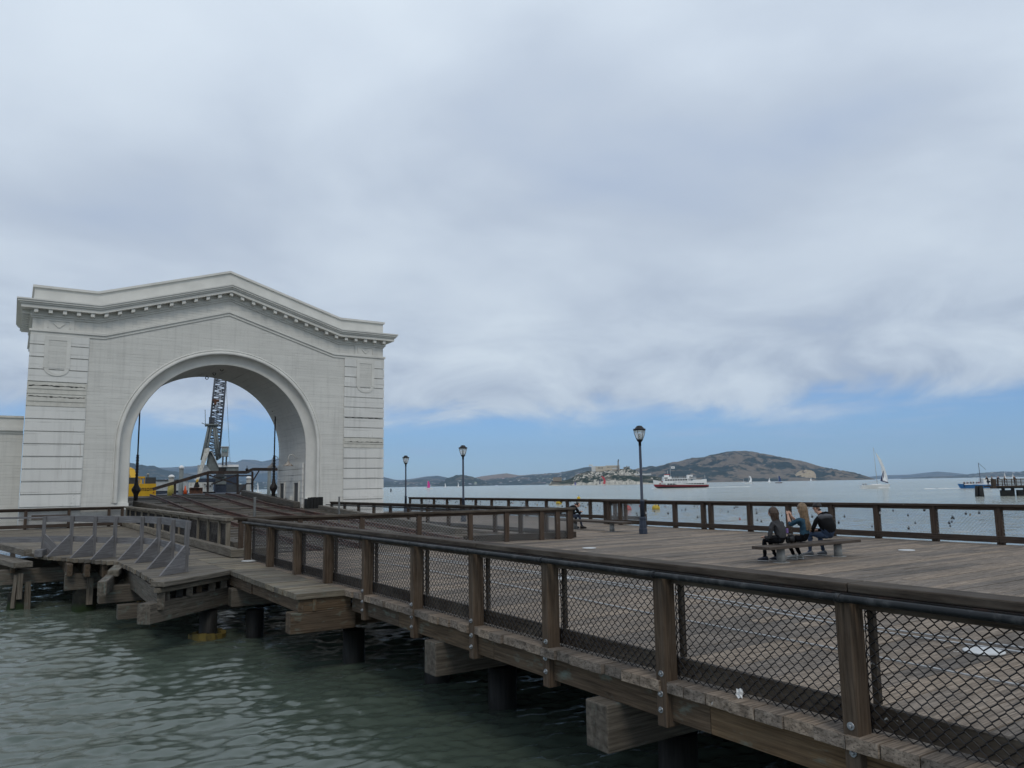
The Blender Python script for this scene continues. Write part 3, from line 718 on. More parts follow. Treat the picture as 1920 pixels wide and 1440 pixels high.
# fence closing the end of the tracks
FC0, FC1 = (5.75, 24.0), (16.62, 21.95); LC = math.hypot(FC1[0] - FC0[0], FC1[1] - FC0[1])
fence('brown mesh fence across the end of the railway tracks, with a wide pale topped cap', FC0, FC1, [0.1, 1.8, 3.7, 5.55, 7.3, 8.6, 9.9, LC - 0.55, LC - 0.1], -1, 'farpost', 'rail', ztop=2.5, z=1.42, kick=False, pw=0.15, capw=0.26, mesh_z0=0.12)
tag(MB().beam((12.9, 22.98, 1.62), (16.95, 22.12, 1.62), 0.16, 0.2).build('kerb_timber', M['rail'], bevel=0.012), 'low kerb timber with bolt heads in front of the track end fence', 'timber')
# fence along the far side of the tracks
FDY = [22.1, 23.6, 25.3, 27.2, 29.2, 31.2, 33.3, 35.4, 37.6, 39.8, 42.0, 44.2, 46.4]
fence('brown mesh fence with double rails along the right side of the railway tracks', (16.66, FDY[0]), (16.66, FDY[-1]), [y - FDY[0] for y in FDY], -1, 'farpost', 'rail', ztop=2.48, capw=0.2, mesh_z0=0.12)
tag(MB().beam((16.5, 22.3, 2.36), (16.5, 46.8, 2.36), 0.06, 0.06).build('handrail_pipe', M['pipe']), 'thin dark handrail along the track side of the double railed fence', 'handrail')
# fence along the left side of the tracks
FBY = [24.0, 25.0, 26.6, 28.2, 29.9, 31.7, 33.5, 35.4, 37.4, 39.5, 41.7, 43.9, 46.0, 47.6]
fence('weathered mesh fence with a thick grey cap along the left side of the railway tracks', (5.42, FBY[0]), (5.42, FBY[-1]), [y - FBY[0] for y in FBY], -1, 'cap', 'cap', ztop=2.47, pw=0.12, pd=0.12, kick=False, capw=0.26, capt=0.1, mesh_mt='wire', r=0.005, pitch=0.07, mesh_z0=0.12)
mb = MB(); mb.beam((5.36, 22.75, 1.64), (5.36, 35.2, 1.64), 0.2, 0.24); mb.beam((5.36, 35.22, 1.64), (5.36, 47.6, 1.64), 0.2, 0.24); 
tag(mb.build('kerb_timber', M['cap'], bevel=0.015), 'long grey kerb timber under the weathered fence on the landing', 'timber')
tag(MB().beam((5.26, 22.66, 1.63), (6.3, 22.66, 1.63), 0.2, 0.22).build('kerb_timber', M['edge'], bevel=0.015), 'short kerb timber closing the corner beside the first brown post', 'timber')
# fence in front of the arch
FAX = [-3.4, -1.3, 0.75, 2.7, 4.6]
fence('brown mesh fence across the landing in front of the white arch', (FAX[0], 47.75), (5.3, 47.75), [x - FAX[0] for x in FAX] + [8.65], -1, 'farpost', 'farpost', ztop=2.5, capw=0.24, kick=True, kick_side=1)
tag(MB().beam((1.0, 47.4, 2.12), (2.6, 47.4, 2.12), 0.06, 0.22).build('spare_plank', M['farpost']), 'dark plank fixed across the fence in front of the arch', 'plank')
# bay side fence: short jog, near run and far run
FF1 = [0.0, 3.2, 5.25, 7.2, 9.2, 11.1, 12.95, 14.8, 16.45, 18.2, 19.95, 21.9, 22.3, 23.9, 25.8, 27.4, 28.2]
fence('brown mesh fence along the bay behind the bench with three people', (23.55, 28.45), (23.55, 0.2), sorted(28.45 - y for y in FF1), 1, 'farpost', 'farpost', ztop=2.55, pw=0.17, pd=0.15, capw=0.26, kick_side=-1)
fence('short jog of brown mesh fence at the step in the bay side deck', (26.25, 28.75), (23.7, 28.75), [0.1, 1.2, 2.45], 1, 'farpost', 'farpost', ztop=2.5, kick=False)
FF2 = [29.0 + 2.05 * k for k in range(14)]
fence('far stretch of brown mesh fence along the bay, thick with padlocks', (26.35, 29.0), (26.35, FF2[-1]), [y - 29.0 for y in FF2], -1, 'farpost', 'farpost', ztop=2.5, pw=0.16, capw=0.24, kick_side=-1)
# grey barrier with triangular braces on the landing
t = thing('barrier_rail', 'grey plank barrier with triangular braces standing on the landing', 'barrier', (3.5, 19.6, DZ))
bp = [(3.55, 19.6), (3.55, 21.5), (3.5, 23.4), (3.25, 24.7), (2.65, 25.55), (2.2, 26.5), (1.66, 27.6), (0.95, 28.3)]
for i, (x, y) in enumerate(bp):
    po = MB().box((x - 0.05, y - 0.05, DZ), (x + 0.05, y + 0.05, 2.66), ax=2).build('post', M['brace'], t, bevel=0.005)
    sx, sy = (-0.72, -0.62) if i < 7 else (0.5, -0.5)
    Ln = 0.8
    d = Vector((sx, sy, 0)).normalized(); nn = Vector((-d.y, d.x, 0)) * 0.022; b0 = Vector((x, y, DZ + 0.005)) + d * 0.052
    A, Bq, Cq = b0, b0 + d * Ln, b0 + Vector((0, 0, 0.62)); A2 = b0 + Vector((0, 0, 0.0))
    mb = MB()
    for sg in (1, -1):
        q = [A + nn * sg, Bq + nn * sg, Cq + nn * sg]; 
        mb.face(q if sg > 0 else q[::-1], [(0, 0), (Ln, 0), (0, 0.62)])
    mb.face([A + nn, A - nn, Bq - nn, Bq + nn]); mb.face([Bq + nn, Bq - nn, Cq - nn, Cq + nn], [(0, 0), (0, .04), (1, .04), (1, 0)]); mb.face([Cq + nn, Cq - nn, A - nn, A + nn])
    mb.build('brace', M['brace'], t)
for i in range(len(bp) - 1):
    (x0, y0), (x1, y1) = bp[i], bp[i + 1]
    if i < 7:
        MB().beam((x0 + 0.065, y0, 2.58), (x1 + 0.065, y1, 2.58), 0.035, 0.19).build('top_rail', M['brace'], t)
        MB().beam((x0 + 0.065, y0, 2.02 - 0.05), (x1 + 0.065, y1, 2.02 - 0.05), 0.035, 0.17).build('lower_rail', M['brace'], t)
MB().beam((0.95, 28.35, 2.62), (-3.0, 31.5, 2.62), 0.1, 0.05).build('top_rail', M['brace'], t)
MB().beam((0.95, 28.35, 1.95), (-3.0, 31.5, 1.95), 0.04, 0.17).build('lower_rail', M['brace'], t)
# ---------------------------------------------------------------- white ferry arch
AX0, AX1, AC, AY0, AY1 = 0.5, 20.75, 10.62, 48.0, 54.3
ASP, AR, ARo = 5.88, 5.06, 5.62
def prof(ze, za, k): return [(AX0, ze), (AC - k, ze), (AC, za), (AC + k, ze), (AX1, ze)]
arch = thing('ferry_arch', 'white timber ferry landing arch with a gabled cornice', 'arch', (AC, AY0, DZ))
def notch(R, zb, n=44):
    pts = [(AC - R, zb)] + [(AC - R * cos(pi * k / n), ASP + R * sin(pi * k / n)) for k in range(n + 1)] + [(AC + R, zb)]
    return pts
def wall_prism(R, y0, y1, m_jamb=1, inset=0.0):
    zb = 0.9; mb = MB()
    low = notch(R, zb); top = [(AX1 - inset, zb), (AX1 - inset, 13.0), (AC + 6.85, 13.0), (AC, 15.1), (AC - 6.85, 13.0), (AX0 + inset, 13.0), (AX0 + inset, zb)]
    poly = low + top
    mb.face([(x, y0, z) for x, z in poly]); mb.face([(x, y1, z) for x, z in poly[::-1]])
    n = len(poly)
    for i in range(n):
        q0, q1 = poly[i], poly[(i + 1) % n]
        mb.face([(q0[0], y0, q0[1]), (q0[0], y1, q0[1]), (q1[0], y1, q1[1]), (q1[0], y0, q1[1])], m=m_jamb if i < len(low) - 1 else 0, smooth=False)
    return mb
wall_prism(ARo, AY0, AY0 + 0.40).build('front_wall', [M['white'], M['trim']], arch)
wall_prism(AR, AY0 + 0.401, AY1, inset=0.01).build('vault_wall', [M['white'], M['soffit']], arch)
def ring(mb, secs):
    # sweep a (radius, y) section up the left jamb, over the arch and down the right jamb
    n = 48; zb = 2.75; rows = []
    path = [('L', zb)] + [('A', pi * k / n) for k in range(n + 1)] + [('R', zb)]
    for kind, q in path:
        row = []
        for R, y in secs:
            if kind == 'L': row.append((AC - R, y, q))
            elif kind == 'R': row.append((AC + R, y, q))
            else: row.append((AC - R * cos(q), y, ASP + R * sin(q)))
        rows.append(row)
    mb.loft(rows, smooth=True, cap=True); return mb
mb = ring(MB(), [(5.92, AY0 + .02), (5.92, AY0 - 0.035), (5.84, AY0 - 0.04), (5.84, AY0 - .02), (5.80, AY0 - .02), (5.80, AY0 - 0.10), (5.68, AY0 - 0.11), (5.62, AY0 - 0.08), (5.615, AY0 + .02)])
mb.build('archivolt', M['trim'], arch)
mb = ring(MB(), [(5.612, AY0 + 0.0), (5.60, AY0 + .10), (5.54, AY0 + 0.21), (5.44, AY0 + 0.29), (5.30, AY0 + .345), (5.14, AY0 + 0.375), (5.06, AY0 + 0.36), (5.03, AY0 + 0.40), (5.60, AY0 + .405)])
mb.build('cove', M['trim'], arch)
for sx in (-1, 1):
    a, b = sorted((AC + sx * 5.02, AC + sx * 5.9)); mb = MB(); mb.box((a, AY0 - 0.06, 1.3), (b, AY0 + 0.398, 2.35), ax=2)
    a2, b2 = sorted((AC + sx * 5.05, AC + sx * 5.86))
    P = [((b if i & 1 else a) if not i & 4 else (b2 if i & 1 else a2), (AY0 + .39 if i & 2 else (AY0 - .06 if not i & 4 else AY0 + .02)), 2.76 if i & 4 else 2.351) for i in range(8)]
    mb.hexa(P, (1, 1, 1)); mb.build('plinth', M['trim'], arch)
def slab(ze, za, k, zb_e, zb_a, p, name, mt='trim', yp=None, ex=None):
    # gabled slab following the roof line, from the lower to the upper profile, projecting p all round
    yp = p if yp is None else yp; ex = p if ex is None else ex
    X = [AX0 - ex, AC - k, AC, AC + k, AX1 + ex]
    up = list(zip(X, [ze, ze, za, ze, ze])); lo = list(zip(X, [zb_e, zb_e, zb_a, zb_e, zb_e]))
    return MB().prism(up + lo[::-1], AY0 - yp, AY1 + yp).build(name, M[mt], arch)
k = 6.95
slab(13.65, 15.75, k, 13.57, 15.67, 0.78, 'cornice'); slab(13.569, 15.669, k, 13.47, 15.57, 0.73, 'cornice'); slab(13.469, 15.569, k, 13.38, 15.48, 0.65, 'cornice')
slab(13.379, 15.479, k, 13.18, 15.28, 0.57, 'corona'); slab(13.179, 15.279, k, 12.86, 14.96, 0.14, 'bed_moulding'); slab(12.859, 14.959, k, 12.76, 14.86, 0.07, 'bed_moulding')
slab(14.42, 16.60, 7.08, 13.651, 15.751, 0.0, 'parapet', yp=-0.02, ex=0.0); slab(14.55, 16.73, 7.08, 14.421, 16.601, 0.09, 'coping')
def band(z0, z1, p, name):                     # string course on the front and round the sides
    kk = 6.65; d = 2.07
    X = [AX0 - p, AC - kk, AC, AC + kk, AX1 + p]
    up = list(zip(X, [z1, z1, z1 + d, z1, z1])); lo = list(zip(X, [z0, z0, z0 + d, z0, z0]))
    MB().prism(up + lo[::-1], AY0 - p, AY1 + p - 0.02).build(name, M['trim'], arch)
# the course must not block the opening: it lies wholly above the vault crown (10.94)
band(12.02, 12.14, 0.13, 'string_course'); band(11.86, 12.018, 0.06, 'string_course')
def top_at(x): return 13.18 + max(0, 1 - abs(x - AC) / k) * 2.10
nmod = 31
for i in range(nmod):
    x = AX0 + 0.12 + (AX1 - AX0 - 0.24) * i / (nmod - 1); zt = top_at(x) - 0.003
    sl = 0 if abs(x - AC) > k else (2.10 / k) * (-1 if x > AC else 1)
    P = [(x + (0.095 if i_ & 1 else -0.095), AY0 - (0.145 if i_ & 2 else 0.50), zt + (0 if i_ & 4 else -0.2) + sl * (0.095 if i_ & 1 else -0.095)) for i_ in range(8)]
    MB().hexa(P, (.19, .35, .2)).build('modillion', M['trim'], arch)
for i in range(9):
    y = AY0 + 0.2 + i * 0.72
    MB().box((AX0 - 0.50, y - .095, 12.975), (AX0 - 0.145, y + .095, 13.176)).build('modillion', M['trim'], arch)
# corner blocks (quoins)
zb, st = 2.62, 0.667
for side in (0, 1):
    xa, xb = (AX0 - 0.06, 3.22) if side == 0 else (18.02, AX1 + 0.06)
    rows = int((11.86 - zb) / st) + 1
    for r_ in range(-2, rows):
        z0 = zb + r_ * st + 0.035; z1 = min(zb + (r_ + 1) * st - 0.02, 11.85)
        if z1 - z0 < 0.2: continue
        bare = (side == 0 and r_ in (9, 8)) or (side == 1 and r_ == 5)
        ya = AY0 - 0.085 + (0.03 if bare else 0) + random.uniform(-.006, .006)
        mb = MB(); mb.box((xa, ya, z0), (xb, AY0 + 0.9, z1))
        if bare: mb.box((xa + 0.04, ya - 0.035, z0 + 0.25), (xb - 0.05, ya - 0.002, z1 - 0.02))
        q_ = mb.build('quoin', M['bare'] if bare else M['white2'], arch)
        if bare or (side == 1 and r_ == 7):              # opened joint with splintered edges
            ck = MB(); zz = z0 + (0.36 if bare else 0.60); yf_ = ya - 0.037 if bare else ya - 0.003; xs_ = np.linspace(xa + 0.06, xb - 0.08, 26)
            if bare and side == 0: zz = z0 + (0.42 if r_ == 9 else 0.50)
            up = [(x_, zz + 0.05 * random.random() ** 2) for x_ in xs_]; lo = [(x_, zz - 0.012 - (0.05 if side == 0 else 0.02) * random.random() ** 2) for x_ in xs_[::-1]]
            ck.prism(up + lo, yf_ - 0.004, yf_ + 0.02); ck.build('crack', plain('dark_joint', (0.05, 0.048, 0.045), 0.9), q_)
    # tall panel with a shield foot, and the small frieze block above it
    xc = (xa + xb) / 2 - (0.1 if side == 0 else -0.05); w = 0.62; zt = 11.80
    f_ = MB(); yb, yf = AY0 - 0.058, AY0 - 0.125
    f_.box((xc - w, yf, zt - 0.22), (xc + w, AY0, zt)); f_.box((xc - w, yf, zt - 1.75), (xc - w + 0.2, AY0, zt - 0.221)); f_.box((xc + w - 0.2, yf, zt - 1.75), (xc + w, AY0, zt - 0.221))
    f_.build('panel_frame', M['trim'], arch)
    MB().box((xc - w + 0.2, AY0 - 0.10, zt - 1.75), (xc + w - 0.2, AY0 - 0.002, zt - 0.221)).build('panel_field', M['white'], arch)
    mb = MB(); rows2 = []
    for q in range(17):
        a = pi + pi * q / 16; ro, ri = w - 0.03, w - 0.24
        rows2.append([(xc + ro * cos(a), AY0, zt - 1.752 + ro * 0.72 * sin(a)), (xc + ro * cos(a), yf + .01, zt - 1.752 + ro * 0.72 * sin(a)), (xc + ri * cos(a), yf + .01, zt - 1.752 + ri * 0.72 * sin(a)), (xc + ri * cos(a), AY0, zt - 1.752 + ri * 0.72 * sin(a))])
    mb.loft(rows2, smooth=False); mb.build('shield_foot', M['trim'], arch)
    fb = MB(); fb.box((xc - 0.72, AY0 - 0.05, 12.145), (xc + 0.72, AY0, 12.755)); fb.build('frieze_block', M['trim'], arch)
    g = MB(); g.box((xc - 0.55, AY0 - 0.09, 12.64), (xc + 0.55, AY0 - 0.051, 12.69)); g.box((xc - 0.55, AY0 - .09, 12.26), (xc - 0.50, AY0 - .051, 12.639)); g.box((xc + 0.50, AY0 - .09, 12.26), (xc + 0.55, AY0 - .051, 12.639))
    g.beam((xc - 0.25, AY0 - 0.07, 12.52), (xc, AY0 - 0.07, 12.28), 0.04, 0.05); g.beam((xc + 0.01, AY0 - 0.07, 12.28), (xc + 0.25, AY0 - 0.07, 12.52), 0.04, 0.05)
    g.build('frieze_ornament', M['trim'], arch)
# lower lining of the right jamb with two dark panels painting the shade inside door openings
jx = AC + AR
mb = MB()
for i in range(9): mb.box((jx - 0.10, AY0 + 0.75, 1.6 + i * 0.38), (jx - 0.003, AY1 - 0.1, 1.6 + i * 0.38 + 0.355), ax=1)
mb.build('jamb_lining', M['white2'], arch)
drk = plain('doorway_shade', (0.10, 0.10, 0.10), 0.8)
for (ya, yb) in ((49.3, 50.2), (52.4, 53.3)):
    d = MB(); d.box((jx - 0.125, ya, 1.7), (jx - 0.101, yb, 3.75)); dd = d.build('doorway', drk, arch)
    f_ = MB(); f_.box((jx - 0.18, ya - 0.1, 1.7), (jx - 0.102, ya - .001, 3.85)); f_.box((jx - 0.18, yb + .001, 1.7), (jx - 0.102, yb + 0.1, 3.85)); f_.box((jx - 0.18, ya, 3.751), (jx - 0.102, yb, 3.85)); f_.build('door_frame', M['trim'], dd)
MB().box((jx - 0.3, 50.6, 1.6), (jx - 0.103, 51.1, 2.9)).build('jamb_box', M['trim'], arch)
# low wing to the left
wing = thing('wing_building', 'low white wing of the landing with a plain parapet, left of the arch', 'building', (-6, 50, DZ))
MB().box((-14, 49.9, 0.9), (0.43, 54.0, 6.6)).build('wall', M['white'], wing)
MB().box((-14, 49.78, 6.95), (0.42, 54.1, 7.45)).build('parapet', M['trim'], wing); MB().box((-14, 49.7, 7.451), (0.41, 54.2, 7.56)).build('coping', M['bare'], wing)
MB().box((-14, 49.72, 6.75), (0.415, 54.1, 6.949)).build('string_course', M['trim'], wing); MB().box((-14, 49.84, 6.601), (0.415, 54.1, 6.749)).build('string_course', M['trim'], wing)
# iron hanger rods inside the opening
def hanger(x, y, ztop_, zbot, label):
    t = thing('hanger_rod', label, 'hoist rod', (x, y, zbot), 'iron hoist rods in the arch')
    MB().tube([(x, y, zbot + 2.9), (x, y, ztop_)], 0.045, 10).build('rod', M['black'], t)
    mb = MB(); z = zbot + 2.9; pr = []
    for k in range(19): pr.append((0.065 if k % 2 else 0.10, 2.9 - 1.8 * 0 - k * 0.09))
    mb.lathe([(r, zz) for r, zz in pr[::-1]], (x, y, zbot), 12); mb.build('threaded_sleeve', M['black'], t)
    MB().lathe([(0.11, 0), (0.13, 0.55), (0.15, 0.66), (0.25, 0.84), (0.26, 0.95), (0.22, 1.05), (0.14, 1.2), (0.09, 1.52), (0.05, 1.55)][::1], (x, y, zbot - 0.2), 14).build('turnbuckle', M['black'], t)
    MB().lathe([(0.10, 0.0), (0.24, 0.06), (0.24, 0.12), (0.07, 0.2)], (x, y, ztop_ - 0.15), 12).build('top_plate', M['black'], t)
hanger(6.62, 53.6, 9.1, 2.75, 'black iron hoist rod with a bulb at its foot hanging at the left jamb'); hanger(15.05, 53.2, 8.75, 2.75, 'black iron hoist rod with a bulb at its foot hanging at the right jamb')
for i, (px, py, Y) in enumerate([(388, 706, 53.6), (402, 698, 52), (416, 690, 50.3)]):
    p = atY(px, py, Y); zt = ASP + math.sqrt(AR ** 2 - (p.x - AC) ** 2)
    t = thing('hook', ['iron hook hanging from the vault, farthest of three', 'iron hook hanging from the vault, middle of three', 'iron hook hanging from the vault, nearest of three'][i], 'hook', p, 'hooks in the vault')
    MB().tube([(p.x, p.y, zt + 0.02), (p.x, p.y, p.z)], 0.022, 6).build('shank', M['black'], t)
    MB().tube([(p.x + 0.09 * cos(a), p.y, p.z - 0.1 + 0.09 * sin(a)) for a in np.linspace(0, 2 * pi, 13)[:-1]], 0.025, 6, closed=True).build('ring', M['black'], t)
# two gooseneck lamps on the jamb
for i, (y, d) in enumerate(((50.2, 1), (53.9, 1))):
    x = jx - 0.02
    t = thing('barn_lamp', ['rusty white gooseneck lamp on the right jamb, nearer one', 'gooseneck lamp at the far edge of the right jamb beside the hoist rod'][i], 'lamp', (x, y, 5.2), 'gooseneck lamps')
    MB().tube([(x - 0.02, y, 5.35), (x - 0.25, y, 5.6), (x - 0.45, y, 5.6), (x - 0.55, y, 5.4), (x - 0.55, y, 5.1)], 0.025, 8).build('arm', M['trim'], t)
    MB().lathe([(0.33, 0), (0.30, 0.05), (0.10, 0.2), (0.05, 0.32)], (x - 0.55, y, 4.85), 16).build('shade', plain('rusty_shade', (0.45, 0.42, 0.38), 0.6, rust=(0.16, 0.07, 0.03), rust_amt=0.8), t)
# squat mooring bollard of dark timber at the right foot
p = gp(574, 946, rz(46.5)); p = Vector((15.6, 46.6, 1.9))
mb = MB()
for i in range(5): mb.box((p.x - 0.45 + i * 0.2, p.y - 0.3 + 0.02 * (i % 2), 1.5), (p.x - 0.45 + i * 0.2 + 0.19, p.y + 0.3, 2.85 - (0.1 if i == 0 else 0.02 * (i % 2))), ax=2)
tag(mb.build('timber_bollard', M['pile'], bevel=0.02), 'squat dark timber bollard at the right foot of the arch', 'bollard')
for px, py, ln, lab in ((478, 932, 1.6, 'thin pale vent pipe standing among the tracks behind the cap rail'), (636, 931, 1.3, 'thin pale vent pipe near the right end of the double railed fence')):
    d = 27.5 if px < 500 else 36; p = atD(px, py, d)
    tag(MB().tube([(p.x, p.y, 1.2), (p.x, p.y, p.z - 0.02), (p.x, p.y, p.z)], [0.04, 0.04, 0.055], 10).build('vent_pipe', M['conc']), lab, 'pipe')
# ---------------------------------------------------------------- distant land
def hill_mat(name, grass, grass2, tree, tscale, tree_bias, houses=0.0, rock=None, rock_bias=0.6, hscale=0.02):
    m, t, b = mat(name)
    pos = t.a('ShaderNodeNewGeometry').outputs['Position']; nz = t.a('ShaderNodeSeparateXYZ', {0: t.a('ShaderNodeNewGeometry').outputs['True Normal']}).outputs[2]
    zc = t.a('ShaderNodeSeparateXYZ', {0: pos}).outputs[2]
    n = t.noise(pos, tscale, 8, 0.62, 0.5); n2 = t.noise(t.mapv(pos, loc=(50, 9, 3)), tscale * 3.3, 6, 0.65)
    c = t.mix(t.ramp(n2, [(0.35, 0), (0.65, 1)]), grass, grass2)
    fine = t.noise(pos, tscale * 14, 4, 0.7)
    tf = t.ramp(t.math('ADD', t.math('MULTIPLY', n, 0.56), t.math('ADD', t.math('MULTIPLY', n2, 0.28), t.math('MULTIPLY', fine, 0.16))), [(tree_bias - 0.018, 0), (tree_bias + 0.018, 1)])
    tr = t.mix(fine, tuple(x * 0.5 for x in tree), tuple(x * 1.5 for x in tree))
    c = t.mix(tf, c, tr)
    if rock:
        rf = t.ramp(t.math('ADD', nz, t.math('MULTIPLY', t.math('SUBTRACT', n2, 0.5), 0.9)), [(rock_bias - 0.1, 1), (rock_bias + 0.05, 0)])
        rn = t.noise(t.mapv(pos, scale=(1, 1, 0.5)), tscale * 9, 7, 0.68)
        rc = t.ramp(rn, [(0.33, tuple(x * 0.25 for x in rock)), (0.47, tuple(x * 0.7 for x in rock)), (0.6, rock)])
        c = t.mix(rf, c, rc)
    if houses:
        vo = t.a('ShaderNodeTexVoronoi', {'Vector': t.mapv(pos, scale=(1, 1, 2.2)), 'Scale': hscale})
        hf = t.math('MULTIPLY', t.ramp(vo.outputs['Distance'], [(0.22, 1), (0.30, 0)]), t.ramp(t.noise(pos, hscale * 0.22, 3, 0.6), [(0.44, 0), (0.52, houses)]))
        hf = t.math('MULTIPLY', hf, t.ramp(t.math('DIVIDE', zc, 160.0, clamp=True), [(0.5, 1), (0.8, 0)]))
        c = t.mix(hf, c, t.mix(0.18, (0.55, 0.53, 0.50), vo.outputs['Color']))
    t.put(b.inputs['Base Color'], c); b.inputs['Roughness'].default_value = 0.95; b.inputs['Specular IOR Level'].default_value = 0.1
    return m
HM = {
 'far': hill_mat('far_range', (0.13, 0.115, 0.085), (0.10, 0.095, 0.07), (0.030, 0.040, 0.030), 0.0012, 0.50),
 'wooded': hill_mat('wooded_hill', (0.11, 0.095, 0.065), (0.085, 0.08, 0.055), (0.028, 0.040, 0.028), 0.004, 0.43, 0.9, hscale=0.022),
 'town': hill_mat('town_hill', (0.16, 0.125, 0.085), (0.12, 0.10, 0.07), (0.028, 0.040, 0.028), 0.0035, 0.46, 0.9, hscale=0.02),
 'golden': hill_mat('golden_hill', (0.24, 0.165, 0.10), (0.19, 0.135, 0.085), (0.035, 0.045, 0.03), 0.002, 0.56),
 'island': hill_mat('island_hill', (0.185, 0.145, 0.10), (0.13, 0.108, 0.078), (0.020, 0.030, 0.022), 0.0055, 0.492, rock=(0.30, 0.25, 0.18), rock_bias=0.45),
 'rock': hill_mat('prison_rock', (0.12, 0.105, 0.075), (0.17, 0.155, 0.12), (0.025, 0.036, 0.022), 0.024, 0.475, rock=(0.60, 0.56, 0.48), rock_bias=0.78),
 'quarry': hill_mat('quarry_rock', (0.42, 0.33, 0.21), (0.33, 0.26, 0.17), (0.06, 0.055, 0.04), 0.03, 0.62, rock=(0.46, 0.36, 0.24), rock_bias=0.7),
}
def ridge(name, prof, D, front, back, m, rough=0.25, nscale=350.0, trees=0.0, tsize=18.0, ncol=None, nrow=70, power=0.75, tx=None, seed=1):
    """land whose skyline, seen from the pier, follows prof [(px, py)]; a real mass of ground front + back metres deep."""
    pxs = np.linspace(prof[0][0], prof[-1][0], ncol or int((prof[-1][0] - prof[0][0]) * 1.6) + 20)
    pys = np.interp(pxs, [p[0] for p in prof], [p[1] for p in prof])
    az, hz_ = [], []
    for a, b in zip(pxs, pys):
        q = atD(a, b, D); az.append(math.atan2(q.x, q.y)); hz_.append(q.z)
    az = np.array(az); H = np.array(hz_)
    s = np.concatenate([np.linspace(0, 1, int(nrow * 0.7)), 1 + np.linspace(0, 1, nrow - int(nrow * 0.7) + 1)[1:]])
    A, Sx = np.meshgrid(az, s); Hh = np.broadcast_to(H, A.shape)
    shore = front * (0.85 + 0.3 * vnoise(A * D / 500.0, A * 0, seed))
    Rr = np.where(Sx <= 1, D - shore * (1 - Sx), D + back * (Sx - 1))
    X = Rr * np.sin(A); Y = Rr * np.cos(A)
    t = np.clip(Sx, 0, 1)
    shape = np.where(Sx <= 1, t ** power, 1 - (Sx - 1) ** 1.5)
    n = fbm(X / nscale, Y / nscale, 5, seed); n2 = np.abs(fbm(X / nscale * 1.7, Y / nscale * 1.7, 4, seed + 9))
    Z = Hh * shape * (1 + rough * 2.6 * (n - n2 * 0.8) * np.clip(1.15 - np.abs(Sx - 0.5) * 1.9, 0, 1))
    if trees:
        tb = np.clip(vnoise(X / tsize, Y / tsize, seed + 20) - 0.35, 0, 1) * trees
        tm = np.clip(fbm(X / (tsize * 9), Y / (tsize * 9), 3, seed + 4) * 4 + 0.55, 0, 1)
        if tx: tm = np.maximum(tm * 0.35, np.clip((np.broadcast_to(pxs, A.shape) - tx) / 25, 0, 1))
        Z = Z + tb * tm * np.clip(Sx * 4, 0, 1) * np.clip(Hh / 30, 0, 1)
    Z = np.where(Sx < 0.001, -2, Z); Z = np.where(Sx > 1.999, -2, np.maximum(Z, -2))
    o = grid_mesh(name, X, Y, Z, HM[m], smooth=True); o['kind'] = 'structure'; return o
ridge('hills', [(150, 880), (230, 872), (300, 878), (360, 876), (400, 870), (430, 866), (442, 867.5), (455, 862), (478, 862.5), (491, 865), (512, 861), (530, 857), (570, 850), (620, 856), (680, 880), (720, 896), (780, 906)], 13500, 3500, 2000, 'far', 0.3, 1800, seed=2)
ridge('hills', [(150, 872), (200, 862), (247, 867), (262, 871.5), (289, 874), (314, 882), (337, 885), (360, 890), (400, 896), (440, 900.5), (520, 904), (600, 903), (680, 902), (730, 904.5), (760, 907)], 7000, 1300, 1200, 'wooded', 0.3, 500, trees=16, tsize=28, seed=3)
ridge('hills', [(660, 898), (700, 891), (720, 894), (740, 899), (752, 900), (775, 897), (800, 893), (820, 891.5), (835, 894), (850, 898), (880, 902), (920, 907)], 10500, 2500, 1500, 'far', 0.3, 900, seed=4)
ridge('hills', [(690, 904), (715, 902), (735, 904), (760, 902), (785, 899.5), (810, 900), (840, 903), (870, 907), (900, 909)], 7600, 1000, 900, 'town', 0.3, 400, trees=12, tsize=25, seed=5)
ridge('hills', [(806, 911.5), (825, 905), (835, 899), (845, 895.5), (858, 891.5), (868, 890.5), (885, 893.5), (900, 899), (912, 905), (922, 909.5)], 5400, 420, 500, 'wooded', 0.25, 220, trees=15, tsize=20, seed=6)
ridge('hills', [(850, 904), (885, 896), (905, 892), (930, 889.5), (950, 887.5), (975, 891), (1000, 889), (1040, 889), (1100, 890), (1180, 895), (1240, 900)], 9000, 1800, 1500, 'golden', 0.3, 700, seed=7)
ridge('hills', [(880, 908), (905, 902), (930, 898), (960, 896), (985, 891.5), (1000, 890), (1020, 888.5), (1040, 887.5), (1060, 883.5), (1080, 879), (1095, 875), (1105, 874), (1120, 876), (1140, 881), (1170, 887), (1200, 893), (1240, 901)], 6800, 1000, 900, 'town', 0.3, 420, trees=15, tsize=24, seed=8)
ridge('island', [(1150, 900), (1175, 888), (1190, 880), (1205, 876), (1222, 872.5), (1230, 874), (1260, 866), (1300, 860), (1340, 851.5), (1362, 845.5), (1380, 844.5), (1400, 846), (1420, 847.5), (1450, 854), (1490, 863), (1510, 867), (1530, 873), (1560, 880.5), (1600, 888.5), (1625, 894), (1642, 899)], 5000, 900, 900, 'island', 0.75, 330, trees=17, tsize=17, ncol=900, nrow=170, tx=1535, power=0.8, seed=9)
ridge('hills', [(1610, 897), (1640, 892.5), (1665, 890.8), (1704, 890), (1735, 886.5), (1758, 884.3), (1784, 886), (1817, 890), (1860, 893)], 15500, 2500, 1500, 'far', 0.2, 1500, seed=10)
ridge('hills', [(1690, 896.5), (1740, 894), (1780, 893), (1804, 891), (1849, 886.5), (1881, 884), (1913, 884.5), (1960, 880), (2020, 884)], 9500, 1800, 1500, 'town', 0.3, 800, trees=12, tsize=40, seed=11)
